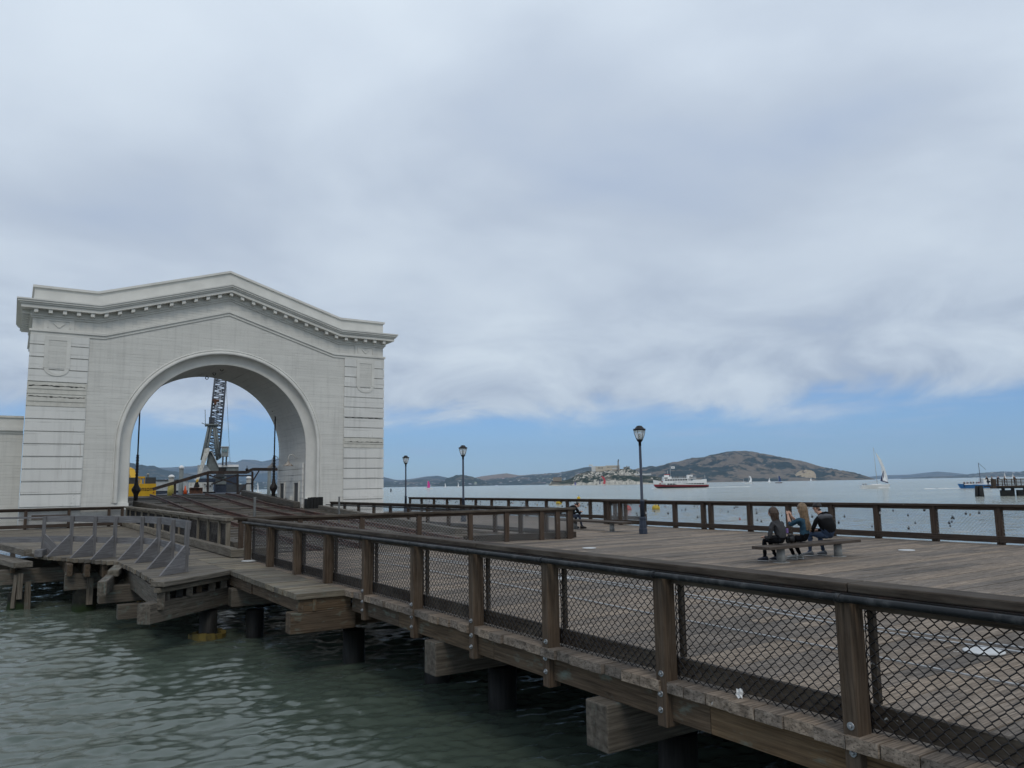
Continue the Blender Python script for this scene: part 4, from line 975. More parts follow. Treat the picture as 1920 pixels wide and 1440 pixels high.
# sandy quarry face at the foot of the island
pts = [(1484, 903), (1488, 893), (1494, 886), (1502, 882), (1511, 880.5), (1520, 881.5), (1527, 885), (1530, 890), (1524, 891), (1521, 896), (1520, 903)]
c0 = atD(1504, 893, 4280); mb = MB(); rows = []
for k in range(9):
    f = k / 8; row = []
    for j in range(15):
        px = 1484 + 46 * j / 14; top = float(np.interp(px, [p[0] for p in pts[:8]], [p[1] for p in pts[:8]])); py = 903.5 + (top - 903.5) * f
        row.append(atD(px, py, 4130 + 110 * f + 26 * float(fbm(np.array(px / 6.0), np.array(f * 4.0), 3, 2)) * 2))
    rows.append(row)
mb.loft(rows, cap=False, smooth=False); mb.face([rows[8][0], rows[8][14], atD(1530, 896, 4500), atD(1484, 896, 4500)])
struct(mb.build('quarry_cliff', HM['quarry']))
# prison island
ridge('rock_island', [(1029, 909), (1034, 902), (1045, 901), (1060, 900.5), (1071, 897), (1080, 889.5), (1090, 886.5), (1108, 882.5), (1122, 880.5), (1150, 880), (1180, 880), (1192, 883), (1203, 891), (1216, 893), (1240, 895), (1265, 901), (1280, 908.5)], 1900, 95, 130, 'rock', 0.45, 45, trees=4, tsize=6, ncol=620, nrow=110, power=0.45, seed=12)
def far_box(mb, px0, px1, py0, py1, D, depth, m=0, ax=None):
    """upright block whose near face spans those pixels at distance D"""
    a, b = atD(px0, py1, D), atD(px1, py1, D); zt = atD((px0 + px1) / 2, py0, D).z; zb = min(a.z, b.z)
    e = (b - a); e.z = 0; L = e.length; e.normalize(); f = Vector((-e.y, e.x, 0))
    if f.dot(Vector((a.x, a.y, 0))) < 0: f = -f
    P = []
    for i in range(8):
        q = a + e * (L if i & 1 else 0) + f * (depth if i & 2 else 0); P.append((q.x, q.y, zt if i & 4 else zb))
    mb.hexa(P, (L, depth, zt - zb), m, ax); return mb
def fb(name, px0, px1, py0, py1, D, depth, m, parent=None):
    return far_box(MB(), px0, px1, py0, py1, D, depth).build(name, M[m] if isinstance(m, str) else m, parent)
cream = plain('cream_wall', (0.62, 0.53, 0.40), 0.8); ston = plain('grey_stone_wall', (0.22, 0.20, 0.17), 0.9); whit = plain('white_wall', (0.68, 0.68, 0.66), 0.7); brn = plain('brown_wall', (0.17, 0.12, 0.09), 0.8)
p = thing('prison_building', 'long cream prison block on top of the rocky island', 'building', atD(1135, 882, 1885))
fb('wall', 1117, 1135.4, 874.2, 884, 1887, 20, cream, p); fb('wall', 1135.6, 1162, 872.6, 884, 1885, 24, cream, p); fb('end_wall', 1109.3, 1116.9, 874, 884, 1889, 14, whit, p); fb('annex', 1148, 1158, 877, 879.2, 1884, 0.9, whit, p)
for i in range(9): fb('window', 1138.5 + i * 2.3, 1139.3 + i * 2.3, 874.6, 877.2, 1884.9, 0.2, 'win', p)
for i in range(4): fb('window', 1121.5 + i * 2.6, 1122.4 + i * 2.6, 875.6, 879.2, 1886.8, 0.3, 'win', p)
p = thing('lighthouse', 'slim grey lighthouse tower beside the prison block', 'lighthouse', atD(1159.5, 880, 1880))
fb('tower', 1158.3, 1160.7, 864.2, 882, 1880, 3, ston, p); fb('lantern', 1158.6, 1160.4, 861.2, 864.1, 1880.3, 2.2, 'lampblack', p); fb('gallery', 1157.9, 1161.1, 863.9, 864.4, 1879.7, 3.7, ston, p)
p = thing('stone_house', 'dark ruined stone house right of the lighthouse', 'building', atD(1175, 880, 1890)); fb('wall', 1169.4, 1180.8, 875.4, 884, 1890, 14, ston, p); fb('tower', 1174.5, 1176.3, 873.4, 875.3, 1892, 3, ston, p); fb('tower', 1178, 1180.6, 874.2, 875.3, 1892, 4, ston, p)
p = thing('water_tower', 'pale water tower on legs at the left end of the prison block', 'water tower', atD(1108, 882, 1900)); fb('tank', 1104.2, 1111.6, 871.2, 873.4, 1900, 9, whit, p)
for x in (1105, 1107.6, 1110.2): fb('leg', x, x + 0.5, 873.4, 886, 1902, 0.7, ston, p)
p = thing('dock_house', 'brown banded block by the water at the left tip of the rocky island', 'building', atD(1045, 901, 1850)); fb('wall', 1037, 1053, 895, 904, 1850, 18, brn, p)
for k in range(3): fb('balcony', 1036.6, 1053.4, 896 + k * 2.1, 896.7 + k * 2.1, 1849, 0.9, cream, p)
tag(fb('seawall_roof', 1191, 1221, 888.4, 890.6, 1845, 8, whit), 'long white roof on the right shoulder of the rocky island', 'roof')
tag(fb('retaining_wall', 1150, 1194, 893.6, 894.6, 1838, 3, ston), 'pale retaining wall across the face of the rocky island', 'wall')

# ---------------------------------------------------------------- boats
def local_frame(px, D):
    """point on the water D metres ahead at that bearing; level right and ahead directions"""
    d = _ray(px, 900); f = Vector((sin(YAW), cos(YAW), 0)); q = d * (D / d.dot(f)); return Vector((q.x, q.y, 0)), _r0.copy(), f
class LF:
    def __init__(s, px, D, turn=0.0):
        s.o, e, f = local_frame(px, D); s.e = e * cos(turn) + f * sin(turn); s.f = f * cos(turn) - e * sin(turn)
    def __call__(s, x, y, z): return s.o + s.e * x + s.f * y + Vector((0, 0, z))
    def box(s, mb, x0, x1, y0, y1, z0, z1, m=0):
        return mb.hexa([s(x1 if i & 1 else x0, y1 if i & 2 else y0, z1 if i & 4 else z0) for i in range(8)], (abs(x1 - x0), abs(y1 - y0), abs(z1 - z0)), m)
def hull(fr, L, B, free, bow_rise, name, mats, parent, bands=None, stern_frac=0.8, flip=1, keel=0.4):
    """pointed bow at x = -L/2*flip side; bands: list of (z_fraction, material index) from the water up"""
    n = 14; secs = []; 
    levels = [-keel, 0.0] + ([b for b in bands] if bands else []) + [1.0]
    for i in range(n + 1):
        t = i / n; x = (-L / 2 + L * t) * flip
        bm = B / 2 * min(1.0, (t / 0.45) ** 0.6) * (1 - (1 - stern_frac) * max(0, (t - 0.6) / 0.4) ** 2)
        if i == 0: bm = 0.03
        top = free + bow_rise * (1 - t) ** 2.2
        rake = -0.07 * L * (1 - t) ** 3 * flip * 0.5
        sec = []
        for sgn in (1, -1):
            lv = levels if sgn < 0 else levels[::-1]
            for l in lv:
                z = top if l == 1.0 else (l * free * (1 + 0.45 * (1 - t) ** 2) if l > 0 else l)
                w = bm * (0.72 + 0.28 * max(0, l)) if l >= 0 else bm * 0.35
                sec.append(fr(x + rake * max(l, 0) + (0.045 * L * (1 - t) ** 3 * flip if l <= 0 else 0), sgn * w, z))
        secs.append(sec)
    mb = MB(); mb.loft(secs, smooth=False)
    # deck
    k = len(levels)
    for i in range(n): mb.face([secs[i][0], secs[i + 1][0], secs[i + 1][-1], secs[i][-1]], m=0)
    # material per strip
    ns = 2 * k - 1
    for fi in range(n * ns):
        j = fi % ns
        lo = (k - 2 - j) if j < k - 1 else (j - k)
        lo = max(0, lo)
        if bands is not None and j != k - 1: mb.mi[fi] = min(lo, len(mats) - 1)
    return mb.build(name, mats, parent)
def sail(fr, pts, m, parent, belly=0.5, y=0.0, name='sail', th=0.05):
    """thin bellied cloth from an outline of (x, z)"""
    cx = sum(p[0] for p in pts) / len(pts); cz = sum(p[1] for p in pts) / len(pts); mb = MB()
    for sg in (1, -1):
        c = fr(cx, y + belly + th * sg, cz)
        for i in range(len(pts)):
            a, b = pts[i], pts[(i + 1) % len(pts)]; q = [fr(a[0], y + th * sg, a[1]), fr(b[0], y + th * sg, b[1]), c]
            mb.face(q if sg > 0 else q[::-1], smooth=True)
    for i in range(len(pts)):
        a, b = pts[i], pts[(i + 1) % len(pts)]; mb.face([fr(a[0], y + th, a[1]), fr(a[0], y - th, a[1]), fr(b[0], y - th, b[1]), fr(b[0], y + th, b[1])])
    return mb.build(name, m, parent)
red = plain('red_hull', (0.30, 0.022, 0.03), 0.4); blackp = plain('black_hull', (0.015, 0.014, 0.016), 0.4); bwhite = plain('boat_white', (0.78, 0.78, 0.77), 0.45, var=0.04)
navy = plain('navy_cloth', (0.015, 0.022, 0.075), 0.7); sailw = plain('white_sailcloth', (0.86, 0.87, 0.88), 0.7, var=0.03); pink = plain('pink_sailcloth', (0.75, 0.045, 0.33), 0.7); redsail = plain('red_sailcloth', (0.55, 0.05, 0.06), 0.7)
def crowd_mesh():
    mb = MB(); mb.lathe([(0.02, -0.02), (0.17, 0), (0.20, 0.35), (0.22, 0.62), (0.14, 0.74), (0.07, 0.78), (0.105, 0.86), (0.115, 0.95), (0.09, 1.04), (0.02, 1.08)], n=10); return mb
def ferry():
    D = 462; fr = LF(1277, D); s = 0.02338
    t = thing('ferry', 'red and white excursion ferry with two window decks and a flag, crossing before the islands', 'ferry', fr(0, 0, 0))
    def X(zx): return (zx - 920) * s
    def Zz(zy): return (750 - zy) * s
    hull(fr, 31.2, 8.4, 2.0, 2.9, 'hull', [blackp, blackp, red, bwhite], t, bands=[0.36, 0.78])
    for sg in (-1, 1):
        pass
    B = 3.6
    def part(name, x0, x1, y0, y1, z0, z1, m): mb = MB(); fr.box(mb, X(x0), X(x1), y0, y1, Zz(z0), Zz(z1)); return mb.build(name, m, t)
    part('main_cabin', 500, 1485, -B, B, 672, 634, bwhite)
    for i in range(14):
        x0 = 535 + i * 67; mb = MB()
        fr.box(mb, X(x0), X(x0 + 56), -B - 0.05, -B - 0.01, Zz(668), Zz(638)); mb.build('window', M['win'], t)
    part('upper_deck', 430, 1500, -B - 0.1, B + 0.1, 633, 572, bwhite)
    for sg in (-1,):
        mb = MB()                                   # fascia lettering too small to read: a faint grey strip of marks
        for i in range(13):
            if i in (3, 7): continue
            fr.box(mb, X(690 + i * 28), X(690 + i * 28 + 20), -B - 0.13, -B - 0.11, Zz(612), Zz(592))
        mb.build('lettering', plain('grey_letters', (0.35, 0.36, 0.40), 0.6), t)
    part('upper_cabin', 455, 1070, -B + 0.5, B - 0.5, 571, 522, bwhite)
    for i in range(9):
        x0 = 482 + i * 64; mb = MB(); fr.box(mb, X(x0), X(x0 + 54), -B + 0.44, -B + 0.49, Zz(566), Zz(532)); mb.build('window', M['win'], t)
    part('wheelhouse', 455, 660, -B + 1.2, B - 1.2, 521, 462, bwhite); mb = MB(); fr.box(mb, X(475), X(560), -B + 1.14, -B + 1.19, Zz(512), Zz(485)); mb.build('window', M['win'], t)
    part('top_deck', 662, 1280, -B + 0.5, B - 0.5, 521, 512, bwhite)
    mb = MB()
    for i in range(16): fr.box(mb, X(664 + i * 40), X(667 + i * 40), -B + 0.5, -B + 0.54, Zz(511), Zz(478))
    fr.box(mb, X(664), X(1280), -B + 0.5, -B + 0.54, Zz(479), Zz(475)); fr.box(mb, X(664), X(1280), -B + 0.5, -B + 0.54, Zz(497), Zz(494)); mb.build('railing', bwhite, t)
    part('funnel', 1075, 1165, -1.2, 1.2, 572, 425, bwhite); part('funnel_top', 1165.5, 1210, -1.2, 1.2, 480, 425, bwhite); part('exhaust', 1110, 1150, -0.4, 0.4, 424.5, 405, blackp)
    part('stern_house', 1475, 1545, -2.4, 2.4, 672, 540, bwhite); part('stern_rail', 1180, 1474, -B, -B + 0.06, 571, 548, bwhite)
    part('radar_house', 495, 610, -1, 1, 461, 420, bwhite); part('radar_arch', 500, 640, -0.6, 0.6, 419, 400, red)
    MB().tube([fr(X(655), 0, Zz(461)), fr(X(655), 0, Zz(190))], 0.06, 8).build('mast', bwhite, t); MB().tube([fr(X(585), 0, Zz(400)), fr(X(585), 0, Zz(315))], 0.08, 8).build('antenna', bwhite, t)
    f_ = MB(); fr.box(f_, X(683), X(770), -0.02, 0.02, Zz(260), Zz(205)); fl = f_.build('flag', bwhite, t); f_ = MB(); fr.box(f_, X(703), X(750), -0.035, -0.021, Zz(246), Zz(222)); f_.build('flag_mark', plain('grey_letters', (0.35, 0.36, 0.40), 0.6), fl)
    MB().tube([fr(X(1530), 0, Zz(540)), fr(X(1530), 0, Zz(430))], 0.05, 8).build('ensign_staff', bwhite, t)
    # red scrolls on the white bow
    mb = MB()
    for (x0, x1, z0, z1) in ((322, 375, 602, 580), (395, 490, 596, 576), (345, 470, 650, 628), (430, 495, 622, 600)): 
        xm = (x0 + x1) / 2; w = (xm - 320) / 180 * 3.0
        fr.box(mb, X(x0), X(x1), -0.4 - w, -0.2 - w, Zz(z0), Zz(z1))
    mb.build('bow_scroll', red, t)
    st = MB(); rnd = random.Random(4)
    for i in range(26):
        x = X(rnd.uniform(670, 1270)); b = crowd_mesh(); o = fr(x, rnd.uniform(-2.5, 2.4), Zz(511)); 
        st_v = len(st.v); st.v += [(p[0] * 0.8 + o.x, p[1] * 0.8 + o.y, p[2] * 1.3 + o.z) for p in b.v]; st.f += [tuple(i_ + st_v for i_ in q) for q in b.f]; st.uv += b.uv; st.mi += b.mi; st.sm += b.sm
    c_ = st.build('passenger_crowd', plain('dark_clothes', (0.04, 0.04, 0.05), 0.9, var=0.3)); c_['label'] = 'crowd of passengers on the ferry top deck'; c_['kind'] = 'stuff'
ferry()
def sailboat(px, D, L, label, sails, mast=None, hull_m=None, free=0.9, lean=0.0, belly=0.5, boom=None, cat='sailboat', flip=1, cabin=True, group=None, catamaran=False):
    fr = LF(px, D); t = thing('sailboat', label, cat, fr(0, 0, 0), group)
    hm = hull_m or bwhite
    if catamaran:
        for sg in (-1, 1):
            f2 = LF(px, D); f2.o = f2.o + f2.f * (2.0 * sg); hull(f2, L, 1.0, free, 0.2, 'hull', [hm], t, flip=flip)
        mb = MB(); fr.box(mb, -L * 0.25, L * 0.2, -2.0, 2.0, free - 0.1, free); mb.build('bridge_deck', plain('grey_net', (0.12, 0.12, 0.14)), t)
    else:
        hull(fr, L, L * 0.3, free, free * 0.25, 'hull', [hm], t, flip=flip)
    if mast: MB().tube([fr(mast[0], 0, free * 0.8), fr(mast[0] + lean, 0, mast[1])], [0.09 + 0.0001 * D, 0.05 + 0.00008 * D], 8).build('mast', plain('pale_mast', (0.45, 0.46, 0.47), 0.5), t)
    if boom: MB().tube([fr(*boom[0]), fr(*boom[1])], 0.08, 8).build('boom', plain('pale_mast', (0.45, 0.46, 0.47)), t)
    if cabin and not catamaran:
        mb = MB(); fr.box(mb, -L * 0.12, L * 0.2, -L * 0.07, L * 0.07, free * 1.0, free + 0.4); mb.build('cabin', bwhite, t)
    for q in sails: sail(fr, q[0], q[1], t, belly if len(q) < 3 else q[2], y=0.1)
    return t, fr
s_ = 0.01318
def SX(x): return (x - 755) * s_
def SZ(y): return (1300 - y) * s_
sb, fr = sailboat(1639.8, 288, 10.7, 'big white sailboat with a navy edged headsail under a bare mast', [([(SX(x), SZ(y)) for x, y in [(852, 312), (905, 470), (960, 640), (1028, 830), (985, 1095), (1128, 1140), (1122, 960), (1065, 720), (985, 500), (885, 345)]], sailw, 0.6),
    ([(SX(x), SZ(y)) for x, y in [(1020, 815), (1034, 840), (985, 1080), (1125, 1135), (1140, 1170), (920, 1104)]], navy, 0.3)], mast=(SX(825), SZ(165)), lean=-0.45, free=1.15, flip=-1)
MB().tube([fr(SX(785), 0, SZ(170)), fr(SX(1150), 0, SZ(1200))], 0.03, 6).build('forestay', plain('pale_mast', (0.45, 0.46, 0.47)), sb)
MB().tube([fr(SX(825), 0.02, SZ(1110)), fr(SX(560), 0.02, SZ(1140))], 0.07, 8).build('boom', plain('pale_mast', (0.45, 0.46, 0.47)), sb)
def tri(h, w, lean=0.2, x=0.0, z=1.2): return [(x, z), (x + w, z + 0.2), (x + w * 0.75, z + h * 0.45), (x + w * 0.3 + lean, z + h), (x + lean * 0.8, z + h * 0.6)]
sailboat(803.5, 890, 8.6, 'catamaran under a bright pink sail off the left hills', [([(-1.9, 1.6), (1.4, 1.4), (1.7, 4.6), (0.6, 9.0), (-1.2, 9.6)], pink)], mast=(-1.0, 9.6), catamaran=True, free=1.0)
sailboat(834, 1900, 9, 'tiny white sailboat before the dark wooded hill, left of the middle lamp', [(tri(9.5, 3), sailw)], mast=(0, 10), flip=-1)
sailboat(858.5, 1750, 11, 'small white sailboat just left of the middle lamp post', [([(-0.8, 1.5), (2.0, 1.6), (2.4, 6), (0.8, 11.5), (0.9, 6)], sailw)], mast=(-0.8, 11.5), flip=-1)
sailboat(1126, 1400, 12, 'sailboat with a tall red sail passing in front of the rocky island', [([(4.5, 2), (8.5, 2.2), (9.3, 8), (7.2, 14), (3.0, 16.5), (1.6, 16), (5.6, 11), (6.0, 6)], redsail), ([(-2.6, 2), (-0.6, 2), (-0.3, 9), (-0.5, 14), (-1.6, 8)], navy)], mast=(0, 20), flip=-1)
sailboat(1077, 1500, 9, 'little sailboat with a violet sail at the foot of the pale cliffs', [(tri(6.5, 3.6), plain('violet_sailcloth', (0.11, 0.10, 0.32)))], mast=None, free=0.7)
sailboat(1403, 1000, 8.5, 'white sailboat with one bulging crescent sail before the big island', [([(0.4, 1.6), (4.2, 2.2), (4.8, 5.5), (3.4, 9.0), (1.0, 10.2), (2.6, 7.6), (3.0, 4.5)], sailw)], mast=(0.2, 9.6), flip=-1)
sailboat(1442, 1500, 8, 'white triangular sail in the middle of the big island shore', [(tri(7.5, 5.0, 2.4, -2.2), sailw)], flip=-1)
sailboat(1460, 1000, 9.0, 'dark hulled sailboat with a blue sail before the big island', [([(-0.3, 2.0), (2.8, 2.0), (3.0, 5), (1.4, 9.0), (0, 9.2)], plain('blue_sailcloth', (0.03, 0.06, 0.17)))], mast=(-0.6, 10), hull_m=plain('brown_hull', (0.10, 0.06, 0.05)), flip=-1)
sailboat(1520, 2500, 11, 'tiny white sail under the sandy quarry face', [(tri(9, 6, 2, -2), sailw)], flip=-1)
sailboat(1393.5, 2000, 8, 'faint narrow sail left of the crescent sailed boat', [(tri(9, 2.2, 0.6), plain('grey_sailcloth', (0.4, 0.42, 0.45)))])
sailboat(1883.5, 900, 8, 'slim white sail seen over the right hand pier, left one', [([(-0.8, 1.4), (2.2, 1.6), (1.6, 5), (0.9, 9), (0, 5)], sailw)], mast=(0.8, 9))
sailboat(1899.5, 900, 7.5, 'slim white sail seen over the right hand pier, right one', [([(-1.0, 1.4), (1.6, 1.5), (1.2, 4), (0.3, 7.2), (-0.5, 4)], sailw)], mast=(0.3, 7.2))
sailboat(483, 620, 7.5, 'white sailboat seen through the arch by the right steel post', [([(-0.3, 1.4), (0.9, 1.4), (0.9, 5), (0.1, 8.6), (-0.2, 5)], sailw)], mast=(0, 8.6))
# blue fishing boat crowded with people
def fishing_boat():
    D = 245; fr = LF(1832, D); s = 0.0124
    def X(x): return (x - 712) * s
    def Zz(y): return (890 - y) * s
    t = thing('fishing_boat', 'bright blue fishing boat with a white wheelhouse, crowded with people on its foredeck', 'boat', fr(0, 0, 0))
    hull(fr, 11.8, 3.4, 1.02, 0.45, 'hull', [plain('blue_hull', (0.035, 0.17, 0.42), 0.45)], t)
    mb = MB(); fr.box(mb, X(815), X(1015), -1.2, 1.2, 0.9, Zz(665)); mb.build('wheelhouse', bwhite, t)
    mb = MB(); fr.box(mb, X(805), X(1000), -1.3, 1.3, Zz(664), Zz(645)); mb.build('roof', bwhite, t)
    mb = MB(); fr.box(mb, X(890), X(985), -1.24, -1.205, Zz(750), Zz(705)); mb.build('window', M['win'], t)
    MB().tube([fr(X(800), 0, 0.9), fr(X(786), 0, Zz(250))], 0.09, 8).build('mast', plain('dark_mast', (0.06, 0.06, 0.07)), t)
    MB().tube([fr(X(800), 0, Zz(270)), fr(X(960), 0, Zz(430))], 0.05, 8).build('boom', plain('dark_mast', (0.06, 0.06, 0.07)), t)
    mb = MB(); fr.box(mb, X(320), X(820), -1.35, -1.3, Zz(800), Zz(775)); mb.build('gunwale_rail', bwhite, t)
    return fr, X, Zz
FBOAT = fishing_boat()
# pile cluster and fishing pier on the right
fr = LF(1834.2, 138); t = thing('pile_cluster', 'squat cluster of dark piles standing alone in the water left of the far pier', 'dolphin', fr(0, 0, 0))
for i, (x, y) in enumerate([(-0.42, 0), (0.0, -0.28), (0.42, 0.02), (0.0, 0.35), (-0.25, 0.3)]):
    MB().tube([fr(x * 1.25, y * 1.2, -3), fr(x * 1.25, y * 1.2, 0), fr(x, y, 1.85 + 0.05 * (i % 3))], [0.3, 0.29, 0.25], 10).build('pile', M['pile'], t)
fr = LF(1888, 138); t = thing('fishing_pier', 'dark timber pier with a slatted railing at the right edge of the bay', 'pier', fr(0, 0, 0))
def pb(name, x0, x1, y0, y1, z0, z1, m): mb = MB(); fr.box(mb, x0, x1, y0, y1, z0, z1); return mb.build(name, M[m] if isinstance(m, str) else m, t)
dk = 'farpost'
pb('deck', -2.6, 16, 0, 2.6, 1.62, 1.86, dk); pb('deck', -1.6, 16, 0.1, 2.5, 1.35, 1.618, 'pile')
for i in range(13): pb('post', -2.6 + i * 0.83, -2.5 + i * 0.83, -0.08, -0.001, 1.65, 2.98, dk)
for k in range(4): pb('rail_board', -2.55, 10, -0.0005, 0.05, 2.02 + k * 0.25, 2.16 + k * 0.25, dk)
pb('top_rail', -3.2, 10.4, -0.12, 0.12, 2.985, 3.06, dk); pb('end_post', -2.62, -2.0, -0.1, 0.5, 1.4, 2.98, dk)
for (a, b) in ((-0.9, 1.25), (2.0, 10)): pb('fender_wall', a, b, 0.4, 0.9, -1.0, 1.05, 'pile')
for x in (-0.3, 1.4, 3.6, 6): pb('pile', x, x + 0.42, 1.0, 1.4, -2, 1.349, 'pile')
# floating buoys off the deck
def buoy(px, py, col, label, r=0.34, D=None):
    q = gp(px, py, 0.0)
    t = thing('buoy', label, 'buoy', q, 'buoys off the bay side fence')
    MB().lathe([(0.03, -0.25), (r * .8, -0.12), (r, 0.1), (r * 0.92, 0.35), (r * 0.5, 0.55), (0.05, 0.62)], q, 14).build('float_body', col, t)
    MB().lathe([(0.05, 0.6), (0.06, 0.85), (0.0, 0.88)], q, 8).build('eye', M['black'], t)
buoy(1178, 957, plain('red_buoy', (0.70, 0.06, 0.04), 0.5), 'red ball buoy floating beyond the bay fence, left of the big lamp post', 0.42)
buoy(1230, 955, plain('yellow_buoy', (0.62, 0.42, 0.02), 0.5), 'yellow buoy seen through the fence just right of the big lamp post', 0.52)
buoy(1048, 945, plain('yellow_buoy', (0.62, 0.42, 0.02), 0.5), 'yellow buoy seen through the far fence left of the hunched person', 0.55)
buoy(1085, 936, plain('yellow_buoy', (0.62, 0.42, 0.02), 0.5), 'small yellow buoy just above the far fence rail', 0.42)
q = gp(733, 922, 0); tag(MB().tube([(q.x, q.y, -2), (q.x, q.y, 2.1)], 0.45, 10).build('timber_pile', M['pile']), 'lone dark pile in the water at the right corner of the arch', 'pile')
# foam behind the moving boats
def foam(px, D, x0, x1, w, n, seed):
    fr = LF(px, D); rnd = random.Random(seed); mb = MB()
    for i in range(n):
        x = rnd.uniform(x0, x1); y = rnd.uniform(-w, w); a = rnd.uniform(0.3, 1.3); b = rnd.uniform(0.15, 0.5); h = rnd.uniform(0.05, 0.2)
        c = fr(x, y, 0); mb.lathe([(1, -0.05), (0.75, h * 0.7), (0.3, h), (0.0, h * 1.05)], (0, 0, 0), 7)
        k = 28
        for j in range(len(mb.v) - k, len(mb.v)):
            v = mb.v[j]; p = c + fr.e * (v[0] * a) + fr.f * (v[1] * b); mb.v[j] = (p.x, p.y, v[2])
    o = mb.build('wake_foam', plain('foam', (0.75, 0.78, 0.78), 0.8)); o['kind'] = 'stuff'; o['label'] = 'white wake foam'
foam(1277, 462, 14, 40, 2.5, 70, 1); foam(1277, 462, -17.5, -13.5, 1.5, 14, 2); foam(1832, 245, -16, -6.3, 1.4, 26, 3); foam(1832, 245, 4, 9, 1.4, 20, 4); foam(1640, 288, -6, 5, 1.8, 16, 5)
# ---------------------------------------------------------------- the works seen through the arch
yel = plain('machine_yellow', (0.62, 0.36, 0.015), 0.45, var=0.06); dgrey = plain('dark_grey_steel', (0.045, 0.05, 0.055), 0.55); lgrey = plain('pale_grey_steel', (0.40, 0.42, 0.43), 0.55); mgrey = plain('mid_grey_steel', (0.16, 0.18, 0.18), 0.55)
machw = plain('machine_white', (0.62, 0.62, 0.58), 0.5, rust=(0.25, 0.2, 0.15), rust_amt=0.5); dblue = plain('dark_blue_steel', (0.026, 0.036, 0.058), 0.5); concp = M['conc']
b = thing('work_barge', 'low dark work barge carrying the crane and excavators beyond the arch', 'barge', atD(400, 930, 95))
fb('hull', 120, 480, 928, 990, 72, 9, dgrey, b); fb('hull', 300, 475, 925, 960, 84, 40, dblue, b)
# yellow excavator, rear end towards the arch
e = thing('excavator', 'yellow excavator with dark engine covers standing behind the left jamb of the arch', 'excavator', atD(262, 935, 71))
fb('counterweight', 222, 292, 907.2, 931.6, 70, 1.3, yel, e); fb('counterweight_base', 224, 290.5, 932, 935.5, 70.1, 1.2, yel, e)
fb('engine_cover', 272.4, 292, 895, 907, 70.4, 2.6, dgrey, e); fb('engine_cover', 222, 257, 895.4, 907, 70.4, 2.6, dgrey, e); fb('bonnet', 257.3, 272.2, 893.4, 896.8, 70.6, 2.0, yel, e)
for x in (259.5, 263.6, 269.6): fb('grab_rail', x, x + 1.9, 896.9, 907, 70.7, 0.4, yel, e)
fb('exhaust', 262.5, 266, 899, 907, 70.2, 0.3, yel, e)
fb('air_filter', 275.8, 279.3, 889.4, 894.9, 71.2, 0.5, mgrey, e); fb('filter_cap', 275.5, 279.6, 887.6, 889.3, 71.1, 0.6, machw, e)
fb('track', 226, 248, 936, 948, 70.8, 4.2, M['black'], e); fb('track', 268, 289, 936, 948, 70.8, 4.2, M['black'], e)
A_, B_ = atD(245, 884, 75), atD(252, 906, 74)
MB().beam(B_, A_, 0.5, 0.5).build('boom', yel, e); MB().beam(A_, atD(226, 876, 77), 0.45, 0.5).build('boom', yel, e)
def text_mesh(txt, px, py, D, hpx, wpx, m, parent, name='lettering'):
    cu = bpy.data.curves.new('txt', 'FONT'); cu.body = txt; cu.extrude = 0.01; cu.size = 1.0
    o = bpy.data.objects.new('txt', cu); C.objects.link(o); dg = bpy.context.evaluated_depsgraph_get()
    me = bpy.data.meshes.new_from_object(o.evaluated_get(dg)); bpy.data.objects.remove(o); bpy.data.curves.remove(cu)
    xs = [v.co.x for v in me.vertices]; ys = [v.co.y for v in me.vertices]; x0, x1, y0, y1 = min(xs), max(xs), min(ys), max(ys)
    a, bb = atD(px, py, D), atD(px + wpx, py, D); ex = bb - a; ex.z = 0; hh = hpx * D / FPX
    off = wloc(parent); f = Vector((ex.y, -ex.x, 0)).normalized()
    if f.dot(a) > 0: f = -f
    for v in me.vertices:
        u = (v.co.x - x0) / (x1 - x0); w = (v.co.y - y0) / (y1 - y0); p = a + ex * u + Vector((0, 0, hh * w)) + f * (0.03 + v.co.z)
        v.co = p - off
    me.materials.append(m); o = bpy.data.objects.new(name, me); C.objects.link(o); o.parent = parent; return o
text_mesh('enson', 260.5, 920.5, 70, 5.0, 24.5, M['lampblack'], e); text_mesh('s', 246.5, 920.5, 70, 4.6, 3.2, M['lampblack'], e)
q = [atD(286.0, 924.6, 69.93), atD(289.2, 924.6, 69.93), atD(289.2, 921, 69.93)]; mb = MB(); mb.face(q); mb.face([p + (p.normalized() * 0.03) for p in q[::-1]]); mb.build('warning_mark', red, e)
# white long-arm excavator with a rusty bucket
e = thing('excavator', 'white armed excavator with a rusty bucket resting on the barge beside the crane', 'excavator', atD(395, 925, 86))
def plate(pts, D, th, m, parent, name):
    a = [atD(x, y, D) for x, y in pts]; nrm = Vector((a[0].x, a[0].y, 0)).normalized() * th; mb = MB(); n = len(a)
    mb.face(a); mb.face([p + nrm for p in a[::-1]])
    for i in range(n): mb.face([a[i], a[i] + nrm, a[(i + 1) % n] + nrm, a[(i + 1) % n]])
    return mb.build(name, m, parent)
plate([(384, 841), (391, 839.5), (394, 842), (384, 870), (372.5, 901), (367.5, 900), (374, 878)], 84, 0.55, machw, e, 'dipper_arm')
plate([(392.5, 847), (397, 849), (404, 862), (409.5, 874), (409.5, 884), (396, 884), (387, 872), (389, 856)], 84.6, 0.7, mgrey, e, 'boom'); plate([(393, 845.5), (398.5, 848), (410, 873), (410, 876), (397.2, 849.2)], 84.3, 1.2, lgrey, e, 'boom_cover')
plate([(366, 905), (371, 903), (374.5, 912), (370, 916), (363, 914)], 83.6, 0.5, M['black'], e, 'linkage'); plate([(368, 899), (372.5, 899), (371, 906), (367, 906)], 83.7, 0.4, yel, e, 'cylinder')
mb = MB(); rows = []
